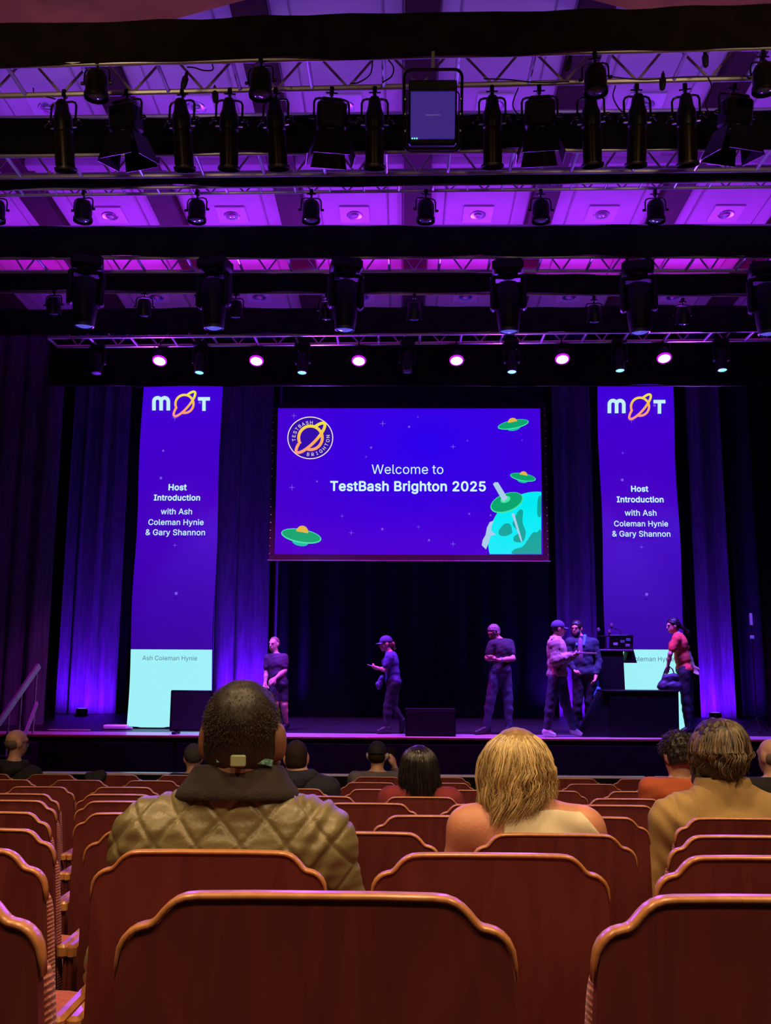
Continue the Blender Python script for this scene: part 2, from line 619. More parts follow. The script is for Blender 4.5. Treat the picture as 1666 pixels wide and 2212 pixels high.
def yoke(m, w, top, piv, r=0.009):
    c = 0.04
    m.tube([(-w, 0, piv), (-w, 0, top - c), (-w + c * 0.3, 0, top - c * 0.3), (-w + c, 0, top), (w - c, 0, top), (w - c * 0.3, 0, top - c * 0.3), (w, 0, top - c), (w, 0, piv)], r, 6)
    return m


def clamp(t, drop):
    m = MB().box((-0.018, -0.03, -0.03), (0.018, 0.03, 0.035), 0.006)
    m.tube([(0, 0, -0.03), (0, 0, -drop)], 0.010, 6)
    m.tube([(-0.05, 0, -0.012), (0.05, 0, -0.012)], 0.007, 6)
    m.build('clamp', BLACKMETAL, t)


def prof_spot(phi):
    t = thing('profile_spotlight', '', 'spotlight')
    clamp(t, 0.075)
    yoke(MB(), 0.112, -0.075, -0.27, 0.010).build('yoke', BLACKMETAL, t)
    Mx = T(0, 0, -0.25) @ RX(math.radians(phi))
    MB().lathe([(0.0, 0.175), (0.035, 0.172), (0.050, 0.15), (0.060, 0.08), (0.078, 0.03), (0.082, -0.04), (0.082, -0.09), (0.074, -0.10)][::-1], 20, Mx).build('lamp_house', BLACKMETAL, t)
    MB().lathe([(0.079, -0.405), (0.079, -0.15), (0.074, -0.09)], 20, Mx, caps=False).build('lens_tube', BRONZE, t)
    m = MB()
    for a in range(3):
        an = 2.2 + a * 2.1
        m.box((-0.004, 0.076, -0.38), (0.004, 0.086, -0.12), 0, Mx @ RZ(an))
    m.build('tube_rib', BRONZE, t)
    MB().lathe([(0.094, -0.420), (0.098, -0.415), (0.098, -0.395), (0.080, -0.39), (0.072, -0.415)], 10, Mx, caps=False).build('gel_frame', GELFR, t)
    MB().lathe([(0.0, -0.350), (0.05, -0.345), (0.076, -0.33)], 16, Mx, caps=False).build('lens', LENS, t, True)
    for s in (-1, 1):
        m = MB().lathe([(0.012, 0.0), (0.016, 0.01), (0.016, 0.035), (0.010, 0.045)], 8, T(s * 0.112, 0, -0.25) @ RY(s * PI / 2))
        m.tube([(s * 0.13, 0.0, -0.25), (s * 0.165, 0.0, -0.30)], 0.007, 5)
        m.build('locking_knob', BLACKMETAL, t)
    for s in (-1, 1):
        MB().box((s * 0.095 - 0.022, -0.010, -0.062), (s * 0.095 + 0.022, 0.010, -0.052), 0.002, Mx).build('shutter_blade', STEEL, t)
    return t


def barn_spot(phi):
    t = thing('fresnel_spotlight', '', 'spotlight')
    clamp(t, 0.07)
    yoke(MB(), 0.150, -0.07, -0.26, 0.010).build('yoke', BLACKMETAL, t)
    Mx = T(0, 0, -0.25) @ RX(math.radians(phi))
    m = MB().box((-0.125, -0.10, -0.12), (0.125, 0.10, 0.13), 0.03, Mx)
    m.box((-0.09, -0.07, 0.12), (0.09, 0.07, 0.155), 0.01, Mx)
    m.build('lamp_house', BLACKMETAL, t)
    MB().lathe([(0.115, -0.15), (0.12, -0.12)], 18, Mx, caps=False).build('lens_ring', BLACKMETAL, t)
    MB().lathe([(0.0, -0.145), (0.06, -0.14), (0.11, -0.125)], 16, Mx, caps=False).build('lens', LENS, t, True)
    for k in range(4):
        Md = Mx @ RZ(k * PI / 2)
        m = MB().add([(-0.11, 0.12, -0.13), (0.11, 0.12, -0.13), (0.16, 0.20, -0.36), (-0.16, 0.20, -0.36), (-0.11, 0.126, -0.13), (0.11, 0.126, -0.13), (0.16, 0.206, -0.36), (-0.16, 0.206, -0.36)],
                     [(0, 1, 2, 3), (7, 6, 5, 4), (0, 4, 5, 1), (1, 5, 6, 2), (2, 6, 7, 3), (3, 7, 4, 0)], Md)
        m.build('barn_door', BLACKMETAL, t)
    for s in (-1, 1):
        MB().lathe([(0.018, 0.0), (0.018, 0.035), (0.010, 0.045)], 8, T(s * 0.15, 0, -0.25) @ RY(s * PI / 2)).build('locking_knob', BLACKMETAL, t)
    return t


def small_fresnel(phi, lens=LENS):
    t = thing('small_fresnel', '', 'spotlight')
    clamp(t, 0.06)
    yoke(MB(), 0.105, -0.06, -0.20, 0.008).build('yoke', BLACKMETAL, t)
    Mx = T(0, 0, -0.19) @ RX(math.radians(phi))
    MB().lathe([(0.088, -0.085), (0.092, -0.03), (0.088, 0.05), (0.07, 0.09), (0.035, 0.105), (0.0, 0.108)], 14, Mx).build('lamp_house', BLACKMETAL, t)
    MB().lathe([(0.098, -0.13), (0.10, -0.12), (0.10, -0.09), (0.085, -0.08)], 14, Mx, caps=False).build('lens_ring', BLACKMETAL, t)
    MB().lathe([(0.0, -0.128), (0.05, -0.122), (0.086, -0.10)], 14, Mx, caps=False).build('lens', lens, t, True)
    for s in (-1, 1):
        MB().lathe([(0.014, 0.0), (0.014, 0.025), (0.008, 0.03)], 8, T(s * 0.105, 0, -0.19) @ RY(s * PI / 2)).build('locking_knob', BLACKMETAL, t)
    return t


def moving_head(phi, s, lens):
    t = thing('moving_head', '', 'moving light')
    m = MB().box((-0.19 * s, -0.15 * s, -0.16 * s), (0.19 * s, 0.15 * s, -0.01), 0.03 * s)
    m.build('base', BLACK, t)
    m = MB()
    for q in (-0.12, 0.12):
        m.box((q * s - 0.02, -0.02, -0.02), (q * s + 0.02, 0.02, 0.06), 0.006)
    m.build('clamp', BLACKMETAL, t)
    m = MB()
    m.lathe([(0.12 * s, -0.20 * s), (0.12 * s, -0.16 * s)], 16)
    for q in (-1, 1):
        m.box((q * 0.185 * s - 0.035 * s, -0.07 * s, -0.62 * s), (q * 0.185 * s + 0.035 * s, 0.07 * s, -0.20 * s), 0.025 * s)
    m.box((-0.215 * s, -0.08 * s, -0.24 * s), (0.215 * s, 0.08 * s, -0.19 * s), 0.02 * s)
    m.build('yoke', BLACK, t)
    Mx = T(0, 0, -0.50 * s) @ RX(math.radians(phi))
    MB().lathe([(0.118 * s, -0.36 * s), (0.125 * s, -0.34 * s), (0.145 * s, -0.18 * s), (0.150 * s, 0.02 * s), (0.15 * s, 0.14 * s), (0.11 * s, 0.22 * s), (0.05 * s, 0.24 * s)], 18, Mx).build('head', BLACK, t)
    MB().lathe([(0.108 * s, -0.385 * s), (0.122 * s, -0.38 * s), (0.124 * s, -0.35 * s)], 18, Mx, caps=False).build('lens_ring', GELFR, t)
    MB().lathe([(0.0, -0.392 * s), (0.06 * s, -0.388 * s), (0.112 * s, -0.366 * s)], 18, Mx, caps=False).build('lens', lens, t, True)
    return t


def led_par(phi, lens):
    t = thing('led_par_lamp', '', 'stage lamp')
    clamp(t, 0.05)
    yoke(MB(), 0.125, -0.05, -0.24, 0.010).build('yoke', BLACKMETAL, t)
    Mx = T(0, 0, -0.24) @ RX(math.radians(phi))
    MB().lathe([(0.118, -0.10), (0.120, -0.02), (0.105, 0.06), (0.08, 0.11), (0.03, 0.12)], 16, Mx).build('lamp_house', BLACK, t)
    MB().lathe([(0.104, -0.118), (0.128, -0.115), (0.130, -0.09)], 18, Mx, caps=False).build('lens_ring', PARRIM, t)
    MB().lathe([(0.0, -0.124), (0.06, -0.121), (0.106, -0.110)], 18, Mx, caps=False).build('lens', lens, t, True)
    return t


def hang(proto, px, py, Y, label, group, used, rz=0.0, scale=None):
    loc = at(px, py, Y)
    if id(proto) in used:
        o = dup(proto, loc, (0, 0, rz), label, scale)
    else:
        used.add(id(proto))
        o = proto
        o.location = loc
        o.rotation_euler = (0, 0, rz)
        o['label'] = label
    o['group'] = group
    return o


USED = set()
ps, bs, cans = prof_spot(16), barn_spot(12), small_fresnel(4)
Yb = Y1 + 0.40
k = 0
for px in (140, 395, 497, 597, 810, 1063, 1275, 1375, 1480):
    t = hang(ps, px, 197 + (833 - px) * 0.010, Yb, 'long dark profile spotlight pointing down, %s from the left in the near row' % ORD[k], 'long profile spotlights', USED, random.uniform(-0.25, 0.25))
    k += 1
for k, px in enumerate((275, 717, 1165, 1585)):
    hang(bs, px, 197 + (833 - px) * 0.010, Yb, 'dark fresnel with spread barn doors, %s from the left in the near row' % ORD[k], 'barn door fresnels', USED, (-0.3, 0.15, -0.1, 0.25)[k])
for k, px in enumerate((212, 565, 1285, 1648)):
    hang(cans, px, 128 + (833 - px) * 0.010, Y1, 'short round spotlight under the topmost border, %s from the left' % ORD[k], 'short round spotlights', USED, random.uniform(-0.2, 0.2))
sf = small_fresnel(4)
for k, px in enumerate((-5, 182, 427, 673, 920, 1168, 1415)):
    hang(sf, px, 417, Y3 + 0.13, 'small fresnel against the bright violet ceiling, %s from the left' % ORD[k], 'small fresnels on the ladder truss', USED, random.uniform(-0.2, 0.2), 1.0)
MLENS = mat('moving_head_lens', (0.25, 0.22, 0.5), 0.1, 0.0, spec=1.0, emit=srgb(90, 85, 215), estr=0.9)
mh = moving_head(5, 1.0, MLENS)
for k, (px, py) in enumerate(((190, 556), (465, 560), (748, 563), (1097, 566), (1377, 568), (1652, 570))):
    hang(mh, px, py, Y4 + 0.02, 'large black moving head with pale lens, %s from the left' % ORD[k], 'large moving heads', USED, random.uniform(-0.3, 0.3))
sd = small_fresnel(8)
for k, (px, py) in enumerate(((118, 629), (313, 633), (510, 636), (706, 640), (895, 641), (1283, 646), (1475, 650))):
    hang(sd, px, py, Y5 + 0.10, 'small dim lamp on the single bar behind the moving heads, %s from the left' % ORD[k], 'small dim lamps', USED, random.uniform(-0.2, 0.2))
PARGLOW = glow('par_lens_glow', (1.0, 0.55, 1.0), 9.0)
PARRIM = glow('par_rim_halo', srgb(190, 20, 220), 1.3)  # emissive rim stands in for the magenta glow around each lens
CYANGLOW = glow('mover_lens_glow', (0.10, 0.75, 1.0), 4.5)
lp = led_par(-26, PARGLOW)
for k, (px, py) in enumerate(((348, 743), (556, 743), (776, 743), (986, 742), (1213, 739), (1432, 737))):
    t = hang(lp, px, py, Y6 + 0.40, 'round LED lamp glowing magenta-white, %s from the left' % ORD[k], 'glowing magenta lamps', USED)
    t.scale = (0.85,) * 3
    c = at(px, py + 42, Y6 + 0.15)
    spot('par_beam', c, (c.x * 0.95 + 0.1, 15.2, STAGE_Z), MAGENTA, 900, 80, 0.7, 0.08)
sm = moving_head(-8, 0.58, CYANGLOW)
so = moving_head(-8, 0.58, LENS)
for k, (px, py) in enumerate(((435, 738), (655, 738), (1105, 736), (1336, 733), (1556, 732))):
    hang(sm, px, py, Y6 + 0.40, 'small moving head with cyan glowing lens, %s from the left' % ORD[k], 'cyan moving heads', USED, random.uniform(-0.2, 0.2))
    c = at(px, py + 62, Y6 + 0.2)
    spot('mover_beam', c, (c.x * 0.9, 15.6, STAGE_Z), (0.05, 0.08, 1.0), 2400, 52, 0.6, 0.05)
for k, (px, py) in enumerate(((213, 740), (880, 737))):
    hang(so, px, py, Y6 + 0.40, 'small moving head switched off, %s lamp' % ('leftmost' if k == 0 else 'middle'), 'unlit moving heads', USED, 0.1)

# the big square panel in a tubular frame, hung in the middle of the near truss
pc = at(935, 240, Y1 + 0.10)
fl = thing('square_wash_light', 'large square violet-faced light in a rounded tubular frame', 'wash light', pc, (math.radians(22), 0, 0))
s = 1 / ppm(pc)


def rrect(w, h, r, y, cx=0, cz=0, n=5):
    pts = []
    for (sx, sz, a0) in ((1, 1, 0), (-1, 1, 90), (-1, -1, 180), (1, -1, 270)):
        for i in range(n + 1):
            a = math.radians(a0 + 90 * i / n)
            pts.append((cx + sx * (w - r) + r * math.cos(a), y, cz + sz * (h - r) + r * math.sin(a)))
    return pts


FR = mat('frame_tube_paint', (0.02, 0.018, 0.03), 0.3, 0.5, var=0.2)
MB().tube(rrect(62 * s, 82 * s, 16 * s, -0.02, 0, 0), 3.2 * s, 8, closed=True).build('tubular_frame', FR, fl)
MB().tube(rrect(56 * s, 60 * s, 12 * s, -0.05, 0, -21 * s), 1.6 * s, 6, closed=True).build('front_hoop', GELFR, fl)
MB().box((-52 * s, -0.02, -70 * s), (52 * s, 0.10, 62 * s), 4 * s).build('housing', FR, fl)
VF = mat('violet_diffuser', (0.16, 0.11, 0.55), 0.45, var=0.12, vscale=4, emit=srgb(46, 30, 120), estr=0.95)
MB().box((-48 * s, -0.034, -58 * s), (48 * s, -0.02, 38 * s), 2 * s).build('diffuser', VF, fl)
MB().box((-51 * s, -0.03, 42 * s), (51 * s, -0.02, 60 * s), 2 * s).build('top_plate', BLACKMETAL, fl)
MB().box((-16 * s, -0.036, -11 * s), (16 * s, -0.0345, -8 * s)).build('printed_mark', mat('pale_print', (0.5, 0.45, 0.8), 0.6, emit=srgb(90, 75, 170), estr=0.5), fl)
for q in (-44, -39, -34):
    MB().lathe([(0.0, 0), (1.6 * s, 0.001), (1.6 * s, 0.004)], 8, T(q * s, -0.036, -57 * s) @ RX(PI / 2)).build('indicator', glow('green_indicator', srgb(120, 255, 190), 1.6), fl)
for sx in (-1, 1):
    for zz in (22, -8, -42):
        MB().lathe([(0.0, 0.02), (3 * s, 0.018), (3 * s, 0)], 8, T(sx * 58 * s, -0.03, zz * s) @ RX(PI / 2)).build('bolt', STEEL, fl)
MB().tube([(0, 0.02, 82 * s), (0, 0.02, 120 * s)], 4 * s, 8).build('hanger', ALU, fl)

# cables and plugs along the near truss
RUB = mat('rubber_cable', (0.012, 0.010, 0.014), 0.6, var=0.2)
cb = 0
for (pts, lab) in (
        (((72, 190), (75, 205), (95, 208), (120, 214)), 'short cable looping into the leftmost long spotlight'),
        (((455, 128), (460, 150), (440, 152), (420, 146), (404, 145)), 'cable looping between truss members left of centre'),
        (((805, 130), (800, 160), (775, 178), (757, 180)), 'cable sagging toward the fifth long spotlight'),
        (((838, 128), (850, 145), (846, 165), (826, 178)), 'thin cable left of the square light'),
        (((1045, 170), (1100, 172), (1160, 178), (1230, 176)), 'cable run right of the square light'),
        (((1290, 160), (1340, 168), (1400, 172), (1480, 166), (1560, 165), (1620, 164)), 'long cable sagging along the truss at upper right'),
        (((1330, 185), (1325, 210), (1340, 238), (1350, 240)), 'cable drooping beside the seventh long spotlight'),
        (((1120, 190), (1108, 225), (1120, 247), (1135, 248)), 'cable drooping beside the third barn door fresnel'),
        (((1530, 168), (1538, 190), (1525, 225), (1534, 245)), 'cable drooping left of the rightmost fresnel')):
    c = [at(x, y, Y1 + (0.40 if pts[0][1] >= 185 else 0.12)) for x, y in pts]
    pts2 = []
    for i in range(len(c) - 1):
        p0, p1, p2, p3 = c[max(i - 1, 0)], c[i], c[i + 1], c[min(i + 2, len(c) - 1)]
        for q in range(6):
            u = q / 6
            pts2.append(0.5 * ((2 * p1) + (p2 - p0) * u + (2 * p0 - 5 * p1 + 4 * p2 - p3) * u * u + (3 * p1 - p0 - 3 * p2 + p3) * u ** 3))
    pts2.append(c[-1])
    tag(MB().tube(pts2, 0.006, 5).build('power_cable', RUB), lab, 'cable', 'rigging cables')
for k, (px, py, a, lab) in enumerate(((400, 172, 0.2, 'black inline plug hanging above the second long spotlight'), (465, 203, -0.1, 'black inline plug hanging beside the third long spotlight'),
                                      (1229, 135, 0.3, 'black inline plug hanging left of the third short spotlight'), (1432, 174, 0.1, 'black inline plug above the eighth long spotlight'),
                                      (1524, 125, 0.0, 'black inline plug near the upper right'))):
    p = at(px, py, Yb if py > 195 else Y1 + 0.1)
    o = MB().lathe([(0.006, -0.09), (0.022, -0.075), (0.028, -0.03), (0.028, 0.01), (0.016, 0.03), (0.016, 0.055), (0.005, 0.085)], 8, RY(a)).build('inline_plug', RUB)
    o.location = p
    tag(o, lab, 'plug', 'inline plugs')


# ------------------------------------------------------------------ drapes
def drape(label, xa, xb, Y, z0, z1, pleat, amp, seed, mtl=None, name='stage_curtain', group='stage curtains', dy=0.0):
    """hanging cloth with vertical folds from x = xa to xb, at depth Y (drifting by dy towards xb)"""
    rg = random.Random(seed)
    n = max(12, int((xb - xa) / pleat * 10))
    rowz = 9
    offs = []
    t = 0.0
    phs = rg.uniform(0, 6)
    for i in range(n + 1):
        u = i / n
        t += (1 + 0.35 * math.sin(u * 17 + phs) + rg.uniform(-0.1, 0.1)) * (xb - xa) / n / pleat * 2 * PI
        offs.append((t, 0.75 + 0.35 * math.sin(u * 9 + 2 * phs)))
    vs, fs = [], []
    for j in range(rowz + 1):
        v = j / rowz
        for i in range(n + 1):
            u = i / n
            tt, am = offs[i]
            s = math.sin(tt + 0.25 * math.sin(v * 3 + i * 0.05))
            yy = Y + dy * u + amp * am * (s - 0.25 * math.sin(2 * tt)) * (0.75 + 0.45 * (1 - v))
            xx = xa + (xb - xa) * u + 0.25 * amp * math.cos(tt) * (1 - v * 0.4)
            vs.append((xx, yy, z0 + (z1 - z0) * v))
    W = n + 1
    for j in range(rowz):
        for i in range(n):
            fs.append((j * W + i, j * W + i + 1, (j + 1) * W + i + 1, (j + 1) * W + i))
    off = len(vs)
    vs += [(x, y + 0.012, z) for x, y, z in vs]
    fs += [tuple(off + k for k in reversed(f)) for f in fs[:]]
    o = MB().add(vs, fs).build(name, mtl or VELVET, smooth=True)
    return tag(o, label, 'curtain', group)


def X(px, Y, py=1250):
    return at(px, py, Y).x


SZ = STAGE_Z
NAVY = mat('navy_serge', (0.007, 0.006, 0.013), 0.95, var=0.25, vscale=4, spec=0.1)
drape('black backdrop cloth hanging behind the big screen', X(600, 18.9), X(1185, 18.9), 18.9, SZ + 0.004, 9.2, 0.55, 0.025, 1, NAVY, 'stage_backdrop', 'black backdrops')
drape('black cloth closing the far back of the stage behind all curtains', -8.6, 9.4, 20.3, SZ + 0.004, 9.2, 0.6, 0.04, 2, CLOTHBLACK, 'stage_backdrop', 'black backdrops')
Yc = 19.4
drape('violet lit curtain left of the left banner', X(118, Yc), X(262, Yc), Yc, SZ + 0.004, 9.2, 0.34, 0.10, 3)
drape('blue-violet curtain between the left banner and the walking man', X(462, Yc), X(580, Yc), Yc, SZ + 0.004, 9.2, 0.40, 0.11, 4)
drape('narrow violet curtain edge just left of the big screen', X(592, Yc - 0.1), X(618, Yc - 0.1), Yc - 0.1, SZ + 0.004, 9.2, 0.22, 0.07, 5)
drape('violet curtain between the big screen and the right banner', X(1200, Yc), X(1288, Yc), Yc, SZ + 0.004, 9.2, 0.36, 0.10, 6)
drape('violet curtain strip right of the right banner', X(1500, Yc), X(1572, Yc), Yc, SZ + 0.004, 9.2, 0.42, 0.10, 7)
drape('dim pleated curtain at the far right', X(1572, Yc + 0.2), X(1800, Yc + 0.2), Yc + 0.2, SZ + 0.004, 9.2, 0.36, 0.10, 8, mat('shaded_velvet', (0.022, 0.018, 0.030), 0.9, var=0.3, vscale=6, spec=0.1))  # darker velvet copy; the lack of light there is put into its colour
drape('dark pleated side curtain at the left edge of the picture', X(-130, 15.3), X(108, 15.9), 15.2, SZ + 0.004, 9.0, 0.30, 0.09, 9, dy=0.7)
drape('dark pleated curtain behind the stair handrail', X(78, 17.5), X(140, 17.5), 17.5, SZ + 0.004, 9.0, 0.34, 0.08, 10, CLOTHBLACK)
drape('dark side curtain at the right edge of the picture', X(1640, 16.6), X(1800, 16.6), 16.6, SZ + 0.004, 9.0, 0.34, 0.08, 12, CLOTHBLACK)

# floor lamps that graze the curtains
UPG = glow('uplight_glow', srgb(120, 90, 255), 1.6)


def uplight(px, Y, label, lit=UPG):
    p = at(px, 1550, Y)
    t = thing('floor_uplight', label, 'floor lamp', (p.x, Y, SZ))
    MB().box((-0.13, -0.08, 0.0), (0.13, 0.08, 0.03), 0.008).build('base', BLACK, t)
    MB().lathe([(0.10, 0.035), (0.115, 0.05), (0.115, 0.13), (0.10, 0.145)], 16, None, caps=True).build('lamp_house', BLACK, t)
    MB().lathe([(0.095, 0.146), (0.05, 0.152), (0.0, 0.154)], 16, None, caps=False).build('lens', lit, t, True)
    return p.x


for px, dy, pw, col, lab, dx in ((176, 0.75, 70, BLUE, 'small floor lamp at the foot of the curtain left of the left banner', 0.05),
                                 (528, 0.75, 110, BLUE, 'small floor lamp at the curtain foot right of the left banner', 0.0),
                                 (1246, 0.75, 55, PURPLE, 'small floor lamp at the curtain foot behind the two standing people', 0.0),
                                 (1546, 0.75, 80, BLUE, 'small floor lamp at the curtain foot right of the right banner', 0.0)):
    ux = uplight(px, Yc - dy, lab)
    spot('curtain_uplight', (ux, Yc - dy, SZ + 0.17), (ux + dx, Yc + 0.02, SZ + 1.3), (0.14, 0.003, 1.0), pw * 7.5, 165, 0.6, 0.08)

# ------------------------------------------------------------------ lit artwork
FONT = None
try:
    import os
    fp = os.path.join(bpy.utils.system_resource('DATAFILES'), 'fonts', 'Inter.woff2')
    if os.path.exists(fp):
        FONT = bpy.data.fonts.load(fp)
except Exception:
    FONT = None


def text_geo(body, bold=0.0, spacing=1.0):
    c = bpy.data.curves.new('text', 'FONT')
    c.body = body
    if FONT:
        c.font = FONT
    c.size = 1.0
    c.offset = bold
    c.space_character = spacing
    c.resolution_u = 3
    o = bpy.data.objects.new('text', c)
    COL.objects.link(o)
    dg = bpy.context.evaluated_depsgraph_get()
    me = bpy.data.meshes.new_from_object(o.evaluated_get(dg))
    vs = [tuple(v.co) for v in me.vertices]
    fs = [tuple(p.vertices) for p in me.polygons]
    bpy.data.objects.remove(o)
    bpy.data.curves.remove(c)
    bpy.data.meshes.remove(me)
    return vs, fs


class Board:
    """a flat upright surface facing the audience at depth Y; parts are laid on it by photo position"""

    def __init__(s, root, Y):
        s.root, s.Y, s.lay = root, Y, 0

    def p(s, px, py):
        q = at(px, py, s.Y)
        return (q.x - s.root.location.x, q.z - s.root.location.z)

    def flat(s, name, polys, mtl, lift):
        """polys: lists of (x, z) in root space, raised towards the audience"""
        o = None
        for poly in polys:
            n = len(poly)
            o = MB().add([(x, -lift, z) for x, z in poly], [tuple(range(n))]).build(name, mtl, s.root, False)
        return o

    def poly(s, name, pts, mtl, lift):
        return s.flat(name, [[s.p(*q) for q in pts]], mtl, lift)

    def ellipse(s, name, c, rx, ry, rot, mtl, lift, a0=0, a1=360, n=28, clip=None):
        pts = []
        ca, sa = math.cos(rot), math.sin(rot)
        for i in range(n + (0 if a1 - a0 >= 360 else 1)):
            a = math.radians(a0 + (a1 - a0) * i / n)
            ex, ey = rx * math.cos(a), ry * math.sin(a)
            x, y = c[0] + ex * ca - ey * sa, c[1] + ex * sa + ey * ca
            if clip:
                x, y = min(x, clip[0]), min(y, clip[1])
            pts.append((x, y))
        return s.poly(name, pts, mtl, lift)

    def ribbon(s, name, strokes, width, mtl, lift):
        """strokes: lists of photo points drawn with a pen of that width"""
        m = MB()
        for st in strokes:
            P = [Vector((x, y)) for x, y in st]
            closed = (P[0] - P[-1]).length < 0.01
            L, R = [], []
            n = len(P)
            for i in range(n):
                if closed:
                    d = P[(i + 1) % (n - 1)] - P[(i - 1) % (n - 1)]
                else:
                    d = P[min(i + 1, n - 1)] - P[max(i - 1, 0)]
                d.normalize()
                nn = Vector((-d.y, d.x)) * width / 2
                L.append(s.p(*(P[i] + nn)))
                R.append(s.p(*(P[i] - nn)))
            vs = [(x, -lift, z) for x, z in L] + [(x, -lift, z) for x, z in R]
            m.add(vs, [(i, i + 1, n + i + 1, n + i) for i in range(n - 1)])
        return m.build(name, mtl, s.root, False)

    def text(s, name, body, x0, x1, base, mtl, lift, bold=0.0, label=None, stretch=1.0):
        vs, fs = text_geo(body, 0.0, 1.0 + bold * 1.5)
        lo = min(v[0] for v in vs)
        hi = max(v[0] for v in vs)
        a, b = s.p(x0, base), s.p(x1, base)
        k = (b[0] - a[0]) / (hi - lo)
        words = body.split(' ')
        cuts_, acc = [], ''
        for wd in words[:-1]:                  # where one word ends and the next begins
            acc = (acc + ' ' + wd).strip()
            cuts_.append(max(v[0] for v in text_geo(acc, 0.0, 1.0 + bold * 1.5)[0]) + 0.10)
        parts_ = [[] for _ in words]
        for f in fs:
            cx = sum(vs[i][0] for i in f) / len(f)
            parts_[sum(cx > c for c in cuts_)].append(f)
        for fl_ in parts_:
            if not fl_:
                continue
            ids = sorted({i for f in fl_ for i in f})
            re_ = {i: j for j, i in enumerate(ids)}
            m = MB()
            for i in range(9 if bold else 1):  # heavier strokes: the same letters laid a hair apart
                ox, oz = (0, 0) if i == 0 else (bold * math.cos(i * PI / 4), bold * math.sin(i * PI / 4))
                m.add([(a[0] + (vs[q][0] - lo + ox) * k, -lift - i * 0.0002, a[1] + (vs[q][1] + oz) * k * stretch) for q in ids], [tuple(re_[q] for q in f) for f in fl_])
            m.build(name, mtl, s.root, False)


TXT = glow('screen_text', srgb(205, 245, 255), 1.0)
TXTB = glow('banner_text', srgb(200, 245, 255), 0.95)
STAR = glow('star_print', srgb(125, 85, 240), 0.9)
LOGO = [(0.0, srgb(255, 150, 130)), (0.4, srgb(250, 170, 90)), (1.0, srgb(240, 235, 60))]


def arc_pts(c, r, a0, a1, n=24, ry=None, rot=0.0):
    out = []
    for i in range(n + 1):
        a = math.radians(a0 + (a1 - a0) * i / n)
        x, y = r * math.cos(a), (ry or r) * math.sin(a)
        out.append((c[0] + x * math.cos(rot) - y * math.sin(rot), c[1] + x * math.sin(rot) + y * math.cos(rot)))
    return out


def planet_strokes(c, r, rx, ry, rot):
    """a planet circle and the ring around it; the far side of the ring is hidden by the planet"""
    ring = arc_pts(c, rx, -200, 160, 60, ry, rot)
    out, cur = [], []
    for i, p_ in enumerate(ring):
        a_ = -200 + 6 * i
        far = math.sin(math.radians(a_)) < 0
        inside = math.hypot(p_[0] - c[0], p_[1] - c[1]) < r
        if far and inside:
            if len(cur) > 1:
                out.append(cur)
            cur = []
        else:
            cur.append(p_)
    if len(cur) > 1:
        out.append(cur)
    return [arc_pts(c, r, 150, 470, 40)] + out


def sparkle(b, pts, lift):
    polys = []
    for x, y, r in pts:
        q = []
        for i in range(8):
            rr = r if i % 2 == 0 else r * 0.16
            a = i * PI / 4
            q.append(b.p(x + rr * math.cos(a), y + rr * math.sin(a)))
        polys.append(q)
    return polys


def dots(b, pts):
    return [[b.p(x + r * math.cos(i * PI / 5), y + r * math.sin(i * PI / 5)) for i in range(10)] for x, y, r in pts]


YB = 15.2
PALEPANEL = glow('banner_white_panel', srgb(165, 250, 255), 0.92)


